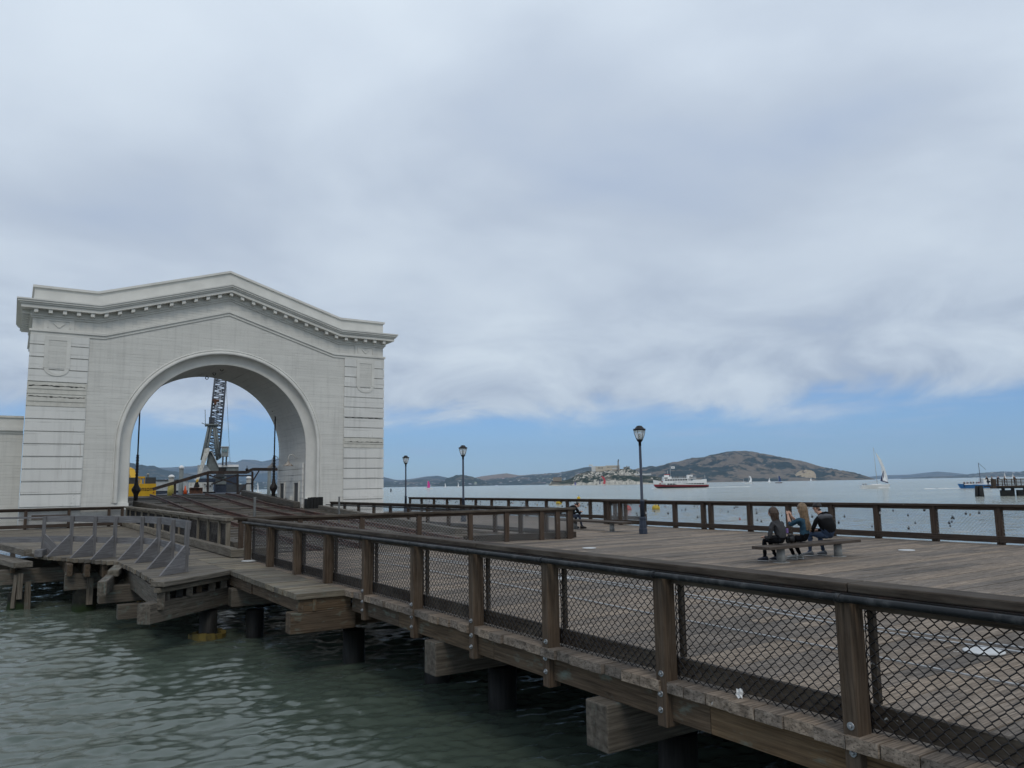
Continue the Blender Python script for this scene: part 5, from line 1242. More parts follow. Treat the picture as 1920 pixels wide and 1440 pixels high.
for k in range(9):
    a = -0.5 + 2.6 * k / 8; rows.append([atD(355 + 25 * j / 4, 923 - 0 * j, 83).copy() + Vector((0, 0, 0.42 * cos(a) + 0.05)) + atD(367, 923, 83).normalized() * (0.42 * sin(a)) for j in range(5)])
mb.loft(rows, cap=False); mb.build('bucket', M['rust'], e)
plate([(355, 915.5), (380, 915.5), (380, 930.5), (355, 930.5)], 83.05, 0.12, M['rust'], e, 'bucket_back')
fb('body', 372, 404, 897, 903.5, 88, 3, dblue, e); fb('body', 353, 399, 904.5, 922, 87.5, 3, machw, e); fb('cab', 405, 421, 884, 894, 88, 2, dgrey, e); fb('body', 398, 424, 893, 908, 88.4, 3, mgrey, e)
for i in range(5): fb('door', 383 + i * 3.3, 385.2 + i * 3.3, 907 + (i % 2) * 3, 909 + (i % 2) * 4, 87.3, 0.15, dgrey, e)
fb('track', 380, 404, 922, 929, 87.8, 3.5, M['black'], e); fb('turntable', 404, 424, 908.2, 922, 88.5, 2.6, dblue, e)
# lattice crane
cr = thing('derrick_crane', 'tall lattice boom crane with a grey gantry standing on the barge beyond the arch', 'crane', atD(408, 925, 108))
DC = 108
def lattice(name, L0, L1, R0, R1, depth, n, m, rch=0.12, rb=0.06):
    """four chord lattice between two pixel edge lines at the crane's distance"""
    mb = MB(); a0, a1, b0, b1 = atD(*L0, DC), atD(*L1, DC), atD(*R0, DC), atD(*R1, DC); f = Vector((a0.x, a0.y, 0)).normalized() * depth
    for p, q in ((a0, a1), (b0, b1), (a0 + f, a1 + f), (b0 + f, b1 + f)): mb.tube([p, q], rch, 6)
    for i in range(n):
        s, e_ = i / n, (i + 1) / n
        def P(k, s_): return [a0.lerp(a1, s_), b0.lerp(b1, s_), b0.lerp(b1, s_) + f, a0.lerp(a1, s_) + f][k % 4]
        for k in range(4):
            mb.tube([P(k, s), P(k + 1, s)], rb, 4); mb.tube([P(k + (i % 2), s), P(k + 1 - (i % 2), e_)], rb, 4)
    return mb.build(name, m, cr)
lattice('boom', (388, 852), (407.5, 668), (411, 855), (427.5, 668), 1.4, 30, plain('boom_grey', (0.075, 0.085, 0.105), 0.55))
lattice('gantry', (378, 862), (392, 797), (385, 862), (397, 797), 1.6, 11, mgrey, 0.15, 0.075); lattice('gantry', (407, 862), (400.5, 797), (413, 858), (404, 797), 1.6, 11, mgrey, 0.15, 0.075)
fb('platform', 384, 409.5, 794.5, 797, DC - 0.4, 2.6, mgrey, cr); fb('winch_house', 391.5, 402.5, 782, 794, DC, 1.8, dgrey, cr); fb('floodlight_bar', 398, 411, 748.5, 752, DC - 0.6, 0.4, M['rust'], cr); fb('floodlight', 401, 406, 752.2, 758, DC - 0.6, 0.5, M['rust'], cr); fb('floodlight', 405, 411, 770, 773, DC - 0.6, 0.4, dgrey, cr)
MB().tube([atD(385, 796, DC), atD(384.6, 768, DC)], 0.04, 6).build('aerial', mgrey, cr); MB().tube([atD(378, 793, DC), atD(386, 796, DC)], 0.05, 6).build('aerial', mgrey, cr)
MB().tube([atD(423.5, 705, DC - 0.5), atD(428, 800, DC - .5), atD(431.5, 868, DC - 0.5)], 0.02, 5).build('hoist_rope', dgrey, cr)
fb('cab', 414.5, 428.5, 838.5, 856, DC - 1, 1.4, plain('cab_grey', (0.24, 0.26, 0.26), 0.5), cr); fb('cab_roof', 413.8, 429.2, 836.8, 838.4, DC - 1.1, 1.6, lgrey, cr); fb('cab_window', 417, 420.5, 842, 847, DC - 1.12, 0.1, plain('pale_glass', (0.16, 0.26, 0.28), 0.2), cr); fb('cab_window', 421.8, 425.6, 842, 847, DC - 1.12, 0.1, plain('pale_glass', (0.16, 0.26, 0.28), 0.2), cr)
for x in (416, 422.5): fb('cab_post', x, x + 3.0, 856.1, 872, DC - 0.6, 0.5, dgrey, cr)
fb('machinery_house', 409, 447, 875.5, 890, DC, 6, mgrey, cr); fb('house_roof', 408.5, 447.5, 871.3, 875.4, DC - 0.2, 6.4, bwhite, cr); fb('house_door', 409.5, 424, 877, 886, DC - 0.1, 0.09, M['black'], cr); fb('machinery_house', 370, 396, 872, 890, DC + 1, 5, lgrey, cr)
fb('base', 400, 446, 890.1, 928, DC - 0.5, 6, dblue, cr); fb('base', 424, 462, 908, 931, DC - 8, 3, dgrey, cr)
# concrete mooring piles with white caps
def cap_pile(px, y0, y1, yb, w, D, label, m, base=None):
    t = thing('mooring_pile', label, 'pile', atD(px, yb, D), 'white capped mooring piles')
    q = atD(px, y0, D); r = w / 2 * D / FPX; zb = atD(px, yb, D).z; zc = atD(px, y1, D).z; hz_ = q.z - zc
    MB().tube([(q.x, q.y, zb - 3), (q.x, q.y, zc)], r, 14).build('shaft', m, t)
    MB().lathe([(r * 1.18, 0), (r * 1.2, hz_ * 0.55), (r * 0.5, hz_ * 0.92), (0.02, hz_)], (q.x, q.y, zc + 0.002), 14).build('cap', bwhite, t)
    if base: MB().lathe([(r * 1.25, 0), (r * 1.25, 1.0)], (q.x, q.y, zb - 0.1), 8).build('base_sleeve', base, t)
cap_pile(321.6, 890, 896, 931, 8.6, 68, 'pale concrete mooring pile with a white cap and a yellow sleeve at its foot', plain('pale_concrete', (0.33, 0.33, 0.31)), plain('faded_yellow', (0.42, 0.35, 0.08), rust=(0.1, 0.09, 0.06), rust_amt=0.5))
cap_pile(340.6, 872.5, 879, 926, 7.2, 88, 'tall dark grey mooring pile with a white cap right of the sleeved pile', mgrey)
cap_pile(505.3, 873.5, 881, 926, 6.2, 92, 'tall grey mooring pile with a pointed white cap near the right jamb', mgrey)
cap_pile(466.5, 892.5, 898, 930, 7.6, 86, 'short grey mooring pile with a white cap behind the steel frame', plain('pale_concrete', (0.33, 0.33, 0.31)))
# rusty hoist frame at the outer end of the ramp
fm = thing('hoist_frame', 'rusty brown steel hoist frame across the outer end of the ramp', 'steel frame', atD(440, 930, 66))
DF = 66
def fbeam(p, q, w, h, name='beam', D2=None): MB().beam(atD(*p, DF), atD(*q, D2 or DF), w, h).build(name, M['steelbrown'], fm)
fbeam((286, 917.5), (391, 886), 0.3, 0.24); fbeam((390.6, 885.9), (464, 885.6), 0.3, 0.24); fbeam((463.6, 885.4), (473, 880.2), 0.3, 0.24); fbeam((472.5, 880), (523, 880), 0.3, 0.24)
for (x, y0, y1) in ((328, 906, 934), (389.5, 889, 934), (445.5, 889, 934), (473.2, 884, 934)): fbeam((x, y0), (x, y1), 0.17, 0.17, 'post')
for p, q in (((392, 891), (444, 908)), ((396, 908), (443, 891)), ((446, 892), (471, 892)), ((474, 902), (486, 882)), ((447, 926), (463, 906)), ((462, 907), (472, 907))): fbeam(p, q, 0.1, 0.1, 'brace')
q = atD(463, 880.5, DF - 0.5); t = thing('signal_ball', 'dark ball on a thin staff above the hoist frame', 'signal', q); MB().lathe([(0.01, -0.13), (0.10, -0.08), (0.13, 0), (0.10, 0.08), (0.01, 0.13)], q, 12).build('ball', M['black'], t); MB().tube([q + Vector((0, 0, .12)), q + Vector((0, 0, 0.32))], 0.02, 6).build('staff', M['black'], t)
# sheds and clutter on the barge
sc_ = thing('site_cabin', 'long pale grey cabin on the barge behind the yellow excavator', 'cabin', atD(320, 920, 122)); fb('wall', 280, 352, 900.5, 919.5, 122, 5, lgrey, sc_); fb('roof', 279, 353, 899.4, 900.4, 121.8, 5.5, dgrey, sc_); fb('plinth', 280, 352, 919.6, 930, 122.1, 5, dblue, sc_)
def cone(px, py, D, lab):
    q = atD(px, py, D); t = thing('traffic_cone', lab, 'cone', q); MB().lathe([(0.17, 0.04), (0.11, 0.35), (0.03, 0.72), (0.0, 0.73)], q, 12).build('cone_body', plain('cone_orange', (0.70, 0.10, 0.02)), t); MB().lathe([(0.24, 0), (0.24, 0.039)], q, 4).build('base', M['black'], t)
cone(347, 927, 72, 'orange cone standing on the barge left of the rusty bucket')
pal = tag(fb('pallet_float', 307, 338, 930.5, 935.5, 67, 1.3, dblue), 'dark blue float block lying under the sleeved mooring pile', 'float')
wb = thing('work_skiff', 'small yellow work skiff moored beyond the right jamb', 'boat', atD(503, 926, 105)); fr = LF(503, 105); fr.o.z = 1.9; hull(fr, 1.3, 0.7, 0.45, 0.1, 'hull', [plain('skiff_yellow', (0.6, 0.5, 0.08))], wb); mb = MB(); fr.box(mb, 0.35, 0.5, -0.1, 0.1, 0.3, 0.85); mb.build('engine', plain('skiff_yellow', (0.6, 0.5, 0.08)), wb)
fl = thing('float_dock', 'grey floating dock beyond the arch', 'dock', atD(495, 928, 104)); fb('deck', 455, 530, 926.5, 930, 103, 4, mgrey, fl); fb('hull', 456, 529, 930.1, 955, 103.2, 3.6, dblue, fl)

# ---------------------------------------------------------------- lamps, benches, small things on the deck
def lamp_post(loc, label):
    t = thing('lamp_post', label, 'lamp post', loc, 'lamp posts on the deck')
    MB().lathe([(0.155, 0), (0.155, 0.19), (0.14, 0.2), (0.125, 0.52), (0.135, 0.54), (0.135, 0.61), (0.115, 0.63)], loc, 8, smooth=False).build('pedestal', M['lampblue'], t)
    MB().lathe([(0.085, 0.625), (0.078, 1.19), (0.09, 1.20), (0.09, 1.23), (0.056, 1.25), (0.048, 3.28)], loc, 16).build('pole', M['lampblue'], t)
    h = thing('lantern', '', '', loc); del h['label'], h['category']; h.parent = t; h.location = (0, 0, 0)
    MB().lathe([(0.052, 3.285), (0.055, 3.43), (0.08, 3.45), (0.125, 3.52), (0.12, 3.53)], loc, 16).build('lantern_base', M['lampblack'], h)
    MB().lathe([(0.112, 3.532), (0.165, 3.66), (0.20, 3.78), (0.215, 3.878)], loc, 16).build('glass', M['glass'], h)
    mb = MB()
    for k in range(6):
        a = pi / 6 + k * pi / 3; mb.tube([(loc[0] + r * cos(a), loc[1] + r * sin(a), loc[2] + z) for r, z in ((0.118, 3.53), (0.172, 3.66), (0.207, 3.78), (0.222, 3.88))], 0.008, 5)
    mb.build('cage', M['lampblack'], h)
    MB().lathe([(0.235, 3.88), (0.237, 3.935), (0.17, 3.95), (0.155, 3.985), (0.11, 4.02), (0.105, 4.045), (0.03, 4.06), (0.0, 4.06)], loc, 16).build('hood', M['lampblack'], h)
    MB().tube([(loc[0], loc[1], loc[2] + 3.53), (loc[0], loc[1], loc[2] + 3.75)], 0.035, 8).build('bulb', plain('lamp_bulb', (0.75, 0.75, 0.7), 0.4), h)
    return t
lp = lamp_post((20.0, 21.94, DZ), 'tall blue grey lamp post on the open deck, nearest and right of the others')
dup(lp, (20.34, 36.27, DZ), 0.4, 'blue grey lamp post by the far fence, middle one of three'); dup(lp, (23.12, 49.4, DZ), 0.9, 'small looking blue grey lamp post beside the arch, farthest of three')
def bench(loc, rzv, L, label, legs):
    t = thing('bench', label, 'bench', loc, 'backless benches'); x, y, z = loc
    for k in (-1, 0, 1):
        pass
    MB().box((x - L / 2, y - 0.25, z + 0.335), (x + L / 2, y + 0.25, z + 0.405), ax=0).build('seat', M['bench'], t, bevel=0.012)
    for lx in legs:
        MB().lathe([(0.10, 0.012), (0.095, 0.334)], (x + lx, y, z), 18).build('leg', M['conc'], t)
        MB().lathe([(0.19, 0), (0.19, 0.011)], (x + lx, y, z), 18).build('base_plate', M['conc'], t)
    t.rotation_euler = (0, 0, rzv); return t
BY = 12.0
bench((16.25, BY, DZ), 0.0, 3.5, 'brown backless bench with round grey legs and three people on it', (-1.05, 1.13))
bench((20.1, 25.1, DZ), pi / 2, 4.3, 'brown backless bench by the bay fence with one hunched person on it', (-1.25, 1.15))
for i, (px, py) in enumerate([(1845, 1222), (1105, 1028), (1700, 1032), (1055, 1085), (468, 1052)]):
    q = gp(px, py, DZ + 0.006)
    tag(MB().lathe([(0.205, 0), (0.205, 0.012), (0.19, 0.016), (0.0, 0.016)], q, 28).build('deck_cover', M['coverm']), ['large pale round cover plate on the deck behind the near fence at the right', 'pale round cover plate on the open deck beyond the near rail', 'pale round cover plate on the deck right of the bench',
        'pale round cover plate on the deck seen through the middle of the near fence', 'pale round cover plate on the walkway beside the first brown post'][i], 'cover plate', 'round cover plates')
def conduit(px, zz, lab):
    pts = [gp(a, b, zz) for a, b in px]
    return tag(MB().tube(pts, 0.011, 8).build('conduit_pipe', M['whitepipe']), lab, 'pipe')
c1 = [(700, 1034), (790, 1044.5), (1062, 1080), (1229, 1104), (1400, 1133), (1627, 1174), (1914, 1214), (2080, 1248)]
conduit([(a, b) for a, b in c1], DZ + 0.022, 'white conduit pipe along the deck, farther one of the close pair'); conduit([(a, b + 3 + max(0, (a - 1000)) * 0.006) for a, b in c1], DZ + 0.022, 'white conduit pipe along the deck, nearer one of the close pair')
conduit([(700, 1053), (790, 1067), (869, 1081), (1062, 1118), (1229, 1152), (1396, 1184), (1560, 1215), (1914, 1285), (2080, 1320)], DZ + 0.022, 'single white conduit pipe along the deck nearest the wire fence')
q = gp(1407, 1303, DZ + 0.01); mb = MB(); rows = [[(5.50 + 0.01 * sin(3 * k + j), q.y - 0.03 + 0.02 * k + 0.008 * sin(j * 2.0), DZ + 0.006 + 0.026 * j + 0.01 * sin(k * 2)) for k in range(4)] for j in range(4)]; mb.loft(rows, cap=False, smooth=False); mb.loft([[(p[0] + 0.003, p[1], p[2]) for p in r] for r in rows], cap=False, smooth=False)
tag(mb.build('paper_scrap', bwhite), 'crumpled scrap of white paper caught at the foot of the wire mesh', 'litter')
# padlocks on the bay fences
def lock_mesh(m):
    mb = MB(); mb.hexa([((0.03 if i & 1 else -0.03), (0.012 if i & 2 else -0.012), (0.0 if i & 4 else -0.055)) for i in range(8)], (1, 1, 1))
    mb.tube([(-0.02, 0, -0.002), (-0.02, 0, 0.025), (-0.012, 0, 0.042), (0.012, 0, 0.042), (0.02, 0, 0.025), (0.02, 0, -0.002)], 0.006, 5, cap=False)
    return mb.data('padlock', [m], recalc=True)
LK = [(lock_mesh(plain('dark_lock', (0.03, 0.025, 0.025), 0.5)), 'small dark padlock hanging on the bay fence mesh', 'dark padlocks on the bay fences'), (lock_mesh(plain('brass_lock', (0.30, 0.20, 0.06), 0.4)), 'small brass padlock hanging on the bay fence mesh', 'brass padlocks on the bay fences'),
      (lock_mesh(plain('red_lock', (0.35, 0.05, 0.05), 0.5)), 'small red padlock hanging on the bay fence mesh', 'red padlocks on the bay fences'), (lock_mesh(plain('pale_lock', (0.55, 0.55, 0.55), 0.4)), 'small silver padlock hanging on the bay fence mesh', 'silver padlocks on the bay fences')]
rl = random.Random(11)
def locks(n, x, y0, y1, z0, z1):
    for i in range(n):
        me, lab, g = LK[rl.choices([0, 1, 2, 3], [0.74, 0.1, 0.05, 0.11])[0]]
        o = bpy.data.objects.new('padlock', me); C.objects.link(o); o.location = (x, rl.uniform(y0, y1), z1 - (z1 - z0) * rl.random() ** 1.5)
        o.rotation_euler = (rl.uniform(-.2, .2), 0, pi / 2 + rl.uniform(-.4, .4)); o.scale = (rl.uniform(0.65, 1.1),) * 3; tag(o, lab, 'padlock', g)
locks(85, 23.60, 8.5, 28.0, 1.85, 2.45); locks(200, 26.40, 29.4, 54.0, 1.8, 2.42)
# ---------------------------------------------------------------- people
skin = plain('skin', (0.50, 0.30, 0.22), 0.6, var=0.06)
def figure(name, nodes, edges, mats, sub=2):
    """one continuous body grown over a skeleton. nodes: name -> (x, y, z, radius, material index); edges: pairs; first node is the pelvis"""
    names = list(nodes); idx = {n: i for i, n in enumerate(names)}
    me = bpy.data.meshes.new('skeleton'); me.from_pydata([nodes[n][:3] for n in names], [(idx[a], idx[b]) for a, b in edges], [])
    o = bpy.data.objects.new('skeleton', me); C.objects.link(o)
    sk = o.modifiers.new('skin', 'SKIN'); sk.use_smooth_shade = True; sk.branch_smoothing = 0.35
    for i, n in enumerate(names):
        d = me.skin_vertices[0].data[i]; r = nodes[n][3]; d.radius = r if isinstance(r, tuple) else (r, r); d.use_root = (i == 0)
    ss = o.modifiers.new('sub', 'SUBSURF'); ss.levels = sub; ss.render_levels = sub
    dg = bpy.context.evaluated_depsgraph_get(); dg.update(); out = bpy.data.meshes.new_from_object(o.evaluated_get(dg))
    bpy.data.objects.remove(o); out.name = name; out.materials.clear()
    for m in mats: out.materials.append(m)
    E_ = [(Vector(nodes[a][:3]), Vector(nodes[b][:3]), nodes[a][4], nodes[b][4], nodes[a][3] if not isinstance(nodes[a][3], tuple) else nodes[a][3][0]) for a, b in edges]
    for p in out.polygons:
        c = p.center; best = None
        for a, b, ma, mb_, r in E_:
            ab = b - a; t = max(0, min(1, (c - a).dot(ab) / max(ab.length_squared, 1e-9))); d = (c - a - ab * t).length - r * 0.5
            if best is None or d < best[0]: best = (d, ma if t < 0.5 else mb_)
        p.material_index = best[1]; p.use_smooth = True
    return out
def hand(nodes, edges, wrist, pre, d, up, side, m=1, s=1.0, curl=0.5):
    """palm, four unequal bent fingers and a thumb leaving the side of the palm"""
    d, up, side = Vector(d).normalized(), Vector(up).normalized(), Vector(side).normalized()
    w = Vector(nodes[wrist][:3]); pc = w + d * 0.055 * s; nodes[pre + 'palm'] = (*pc, (0.034 * s, 0.017 * s), m); edges.append((wrist, pre + 'palm'))
    for k, (off, ln) in enumerate(((-0.030, 0.060), (-0.010, 0.072), (0.010, 0.068), (0.029, 0.052))):
        b = pc + d * 0.038 * s + side * off * s; q1 = b + (d * (1 - curl * 0.4) - up * curl * 0.6) * ln * 0.55 * s; q2 = q1 + (d * (1 - curl) - up * curl) * ln * 0.5 * s
        for j, (p, r) in enumerate(((b, 0.0100), (q1, 0.0088), (q2, 0.0068))): nodes[f'{pre}f{k}{j}'] = (*p, r * s, m)
        edges += [(pre + 'palm', f'{pre}f{k}0'), (f'{pre}f{k}0', f'{pre}f{k}1'), (f'{pre}f{k}1', f'{pre}f{k}2')]
    t0 = pc - d * 0.01 * s - side * 0.036 * s; t1 = t0 + (d * 0.6 - side * 0.6 - up * 0.2) * 0.034 * s; t2 = t1 + (d * 0.9 - up * 0.3) * 0.026 * s
    for j, (p, r) in enumerate(((t0, 0.012), (t1, 0.0105), (t2, 0.0085))): nodes[f'{pre}t{j}'] = (*p, r * s, m)
    edges += [(pre + 'palm', pre + 't0'), (pre + 't0', pre + 't1'), (pre + 't1', pre + 't2')]
def blob(pts, name, m, parent, noise_amp=0.006, sub=2, nf=30.0):
    """lumpy mass grown along a chain (hair, a bag): pts = chains of (x, y, z, r)"""
    nodes, edges = {}, []
    for ci, ch in enumerate(pts):
        for i, p in enumerate(ch):
            nodes[f'{ci}_{i}'] = (*p, 0)
            if i: edges.append((f'{ci}_{i - 1}', f'{ci}_{i}'))
        if ci: edges.append(('0_0', f'{ci}_0'))
    me = figure(name, nodes, edges, [m], sub)
    for v in me.vertices:
        c = v.co; n = sin(c.x * nf * 3 + sin(c.z * 9) * 2) * 0.6 + sin(c.y * nf * 2.3 + c.x * nf + sin(c.z * 13)) * 0.4
        v.co = c + v.normal * n * noise_amp
    o = bpy.data.objects.new(name, me); C.objects.link(o); o.parent = parent; return o
def hair_strands(c, ht, rt, n, length, m, parent, back=0.12, seed=1, cover=0.6, spread=1.0):
    """a close cap and many tapering locks that fall from the crown round the sides and back of the head"""
    rnd = random.Random(seed); mb = MB(); fwd = Vector((ht.x, ht.y, 0)).normalized()
    mb.lathe([(0.100 * cos(a) + 0.001, 0.112 * sin(a)) for a in np.linspace(-0.25, pi / 2, 9)], c + Vector((0, 0, 0.028)) - fwd * 0.022, 16, sx=0.9, sy=1.08)
    for i in range(n):
        ang = rnd.uniform(-1, 1) * pi * cover + pi                      # 0 = face side
        d = fwd * cos(ang) + rt * sin(ang); top = c + Vector((0, 0, 0.125)) - fwd * 0.012 + d * 0.02
        L = length * rnd.uniform(0.72, 1.05) * (1 if abs(ang - pi) < 2.0 else 0.8); pts, rr = [], []
        w1, w2 = rnd.uniform(-.018, .018), rnd.uniform(-.018, .018)
        for k in range(8):
            f = k / 7
            if f < 0.35: g = f / 0.35 * pi / 2; p = c + Vector((0, 0, 0.02)) + d * (0.108 * sin(g)) + Vector((0, 0, 0.112 * cos(g))) - fwd * 0.018
            else:
                h = (f - 0.35) / 0.65; p = c + Vector((0, 0, 0.02)) + d * (0.108 + 0.016 * sin(h * 5 + i)) * (1 - 0.25 * h * spread) - fwd * (0.018 + back * h * h) - Vector((0, 0, L * h))
            p += rt * w1 * f + fwd * w2 * f
            pts.append(p); rr.append((0.0165 + 0.006 * sin(i)) * (1 - 0.75 * max(0, f - 0.5) * 2 * 0.9))
        mb.tube(pts, rr, 5)
    return parent_mesh(mb, 'hair', m, parent)
def shoe(parent, p, d, m_up, m_sole, s=1.0):
    d = Vector((d[0], d[1], 0)).normalized(); sd = Vector((-d.y, d.x, 0)); p = Vector(p)
    def ring(t, w, h, z0): 
        c = p + d * t
        return [c + sd * (w * cos(a)) + Vector((0, 0, z0 + h * (0.5 + 0.5 * sin(a)))) for a in np.linspace(0, 2 * pi, 11)]
    mb = MB(); mb.loft([ring(-0.075, 0.03, 0.07, .022), ring(-0.05, 0.042, 0.10, .022), ring(0.02, 0.043, 0.095, .022), ring(0.09, 0.048, 0.065, .022), ring(0.15, 0.045, 0.05, .022), ring(0.185, 0.025, 0.03, .022)])
    o = mb.build('shoe', m_up, parent)
    mb = MB(); mb.loft([ring(-0.083, 0.03, 0.024, 0), ring(-0.05, 0.045, 0.024, 0), ring(0.09, 0.051, 0.024, 0), ring(0.15, 0.047, 0.024, 0), ring(0.193, 0.022, 0.024, 0)]); mb.build('sole', m_sole, o)
SEAT = 0.405
def seated(loc, rzv, label, mats, head, neck, chest, waist, shl, shr, arms, knees, ankles, feet_dir, shoes, hands, hip_r=0.13, chest_r=0.125, head_tilt=(0, 1, 0), sleeve='s', scale=1.0):
    """local frame: y the way the person faces, z up from the deck. mats: [top, skin, trousers, hair-free spare]"""
    N, E = {}, []
    N['pelvis'] = (0, 0.0, SEAT + 0.115, hip_r, 2)
    N['waist'] = (*waist, chest_r * 1.0, 0); N['chest'] = (*chest, chest_r, 0)
    nb = Vector(chest).lerp(Vector(neck), 0.6); N['collar'] = (*nb, chest_r * 0.68, 0); N['neck'] = (*neck, 0.052, 1)
    E += [('pelvis', 'waist'), ('waist', 'chest'), ('chest', 'collar'), ('collar', 'neck')]
    ht = Vector(head_tilt).normalized(); hu = Vector((0, 0, 1)) - ht * ht.z; hu.normalize(); hc = Vector(head)
    N['jaw'] = (*(hc - hu * 0.055 + ht * 0.018), (0.062, 0.070), 1); N['face'] = (*(hc + hu * 0.0 + ht * 0.012), (0.072, 0.086), 1); N['skull'] = (*(hc + hu * 0.065 - ht * 0.006), (0.068, 0.080), 1); N['crown'] = (*(hc + hu * 0.10 - ht * 0.01), 0.04, 1)
    N['nose'] = (*(hc - hu * 0.012 + ht * 0.103), 0.013, 1); N['chin'] = (*(hc - hu * 0.088 + ht * 0.062), 0.026, 1)
    E += [('neck', 'jaw'), ('jaw', 'face'), ('face', 'skull'), ('skull', 'crown'), ('face', 'nose'), ('jaw', 'chin')]
    for sd in (-1, 1):
        k = 'l' if sd < 0 else 'r'; sh = shl if sd < 0 else shr; el, wr = arms[k]
        N['sh' + k] = (*sh, 0.066, 0); N['el' + k] = (*el, 0.050, 0); m_w = 1 if sleeve == 's' else 0
        mid = Vector(el).lerp(Vector(wr), 0.62); N['fa' + k] = (*mid, 0.040, 0 if sleeve != 'q' else 1); N['wr' + k] = (*wr, 0.029, 1)
        E += [('chest', 'sh' + k), ('sh' + k, 'el' + k), ('el' + k, 'fa' + k), ('fa' + k, 'wr' + k)]
        h = hands[k]; hand(N, E, 'wr' + k, 'h' + k, h[0], h[1], h[2])
        kn, an = knees[k], ankles[k]
        N['hip' + k] = (0.085 * sd, 0.06, SEAT + 0.095, 0.088, 2); N['th' + k] = (*Vector((0.085 * sd, 0.06, SEAT + 0.095)).lerp(Vector(kn), 0.5), 0.076, 2); N['kn' + k] = (*kn, 0.060, 2); N['ca' + k] = (*Vector(kn).lerp(Vector(an), 0.4), 0.054, 2); N['an' + k] = (*an, 0.040, 2)
        fd = Vector((*feet_dir[k], 0)).normalized(); N['to' + k] = (*(Vector(an) + fd * 0.10 - Vector((0, 0, 0.045))), 0.026, 2)
        E += [('pelvis', 'hip' + k), ('hip' + k, 'th' + k), ('th' + k, 'kn' + k), ('kn' + k, 'ca' + k), ('ca' + k, 'an' + k), ('an' + k, 'to' + k)]
    me = figure('person', N, E, mats)
    for v in me.vertices:                       # loose cloth: shallow creases, none on the head and hands
        c_ = v.co; w_ = 0.0 if c_.z > neck[2] - 0.02 else 1.0
        for kk in 'lr':
            if (c_ - Vector(arms[kk][1])).length < 0.17: w_ = 0.0
        v.co = c_ + v.normal * w_ * (0.006 * sin(c_.z * 62 + 9 * sin(c_.x * 11) + 6 * c_.y) + 0.005 * sin(c_.x * 50 + c_.y * 47 + 5 * sin(c_.z * 20)))
    o = bpy.data.objects.new('person', me); C.objects.link(o); o.location = loc; o.rotation_euler = (0, 0, rzv); o.scale = (scale,) * 3
    tag(o, label, 'person', 'people sitting on the deck benches')
    for k in 'lr':
        an = ankles[k]; sh_o = shoe_local(o, (an[0], an[1], 0.0 if an[2] < 0.2 else an[2] - 0.09), feet_dir[k], *shoes)
    # eyes, mouth line and ears
    rt = ht.cross(hu)
    for sd in (-1, 1):
        mb = MB(); c = hc + hu * 0.018 + ht * 0.086 + rt * 0.032 * sd; mb.lathe([(0.001, -0.008), (0.008, -0.004), (0.009, 0.003), (0.001, 0.008)], c, 8); parent_mesh(mb, 'eye', M['black'], o)
        mb = MB(); c = hc - hu * 0.01 - ht * 0.012 + rt * 0.084 * sd; mb.lathe([(0.002, -0.032), (0.012, -0.02), (0.017, 0.012), (0.006, 0.03)], c, 8); parent_mesh(mb, 'ear', skin, o)
    return o, hc, ht, hu, rt
def parent_mesh(mb, name, m, o):
    q = bpy.data.objects.new(name, mb.data(name, m)); C.objects.link(q); q.parent = o; return q
def shoe_local(o, p, d, m_up, m_sole):
    tmp = bpy.data.objects.new('tmp', None)
    d = Vector((d[0], d[1], 0)).normalized(); sd = Vector((-d.y, d.x, 0)); p = Vector(p)
    def ring(t, w, h, z0):
        c = p + d * t; return [c + sd * (w * cos(a)) + Vector((0, 0, z0 + h * (0.5 + 0.5 * sin(a)))) for a in np.linspace(0, 2 * pi, 11)]
    mb = MB(); mb.loft([ring(-0.075, 0.03, 0.07, .024), ring(-0.05, 0.044, 0.11, .024), ring(0.02, 0.046, 0.10, .024), ring(0.09, 0.050, 0.068, .024), ring(0.15, 0.047, 0.05, .024), ring(0.19, 0.025, 0.03, .024)])
    q = parent_mesh(mb, 'shoe', m_up, o)
    mb = MB(); mb.loft([ring(-0.076, 0.026, 0.022, 0), ring(-0.05, 0.038, 0.022, 0), ring(0.09, 0.044, 0.022, 0), ring(0.15, 0.040, 0.022, 0), ring(0.186, 0.02, 0.022, 0)])
    s = bpy.data.objects.new('sole', mb.data('sole', m_sole)); C.objects.link(s); s.parent = q
def on_bench(px): d = _ray(px, 1000); return d.x / d.y * BY
bodyc = dict(grey=plain('charcoal_knit', (0.05, 0.05, 0.054), 0.95, scale=14, spec=0.15), teal=plain('teal_knit', (0.020, 0.062, 0.100), 0.9, scale=14), blk=plain('black_jacket_cloth', (0.008, 0.008, 0.009), 0.9, scale=8, spec=0.15), leg=plain('black_leggings', (0.006, 0.006, 0.008), 0.95, spec=0.15),
             jean=plain('blue_denim', (0.030, 0.052, 0.10), 0.85, scale=10), dj=plain('dark_denim', (0.022, 0.030, 0.055), 0.85, scale=10), hairb=plain('dark_brown_hair', (0.055, 0.032, 0.021), 0.55, scale=20, var=0.3), hairl=plain('ash_blonde_hair', (0.20, 0.135, 0.078), 0.55, scale=22, var=0.25), hairk=plain('black_hair', (0.012, 0.011, 0.011), 0.6),
             sole=plain('white_sole', (0.65, 0.65, 0.63), 0.6), wsh=plain('pale_trainer', (0.42, 0.42, 0.40), 0.7), dsh=plain('dark_trainer', (0.03, 0.032, 0.045), 0.7), gsh=plain('grey_trainer', (0.16, 0.17, 0.18), 0.7), yoke=plain('grey_yoke_cloth', (0.075, 0.077, 0.088), 0.8))
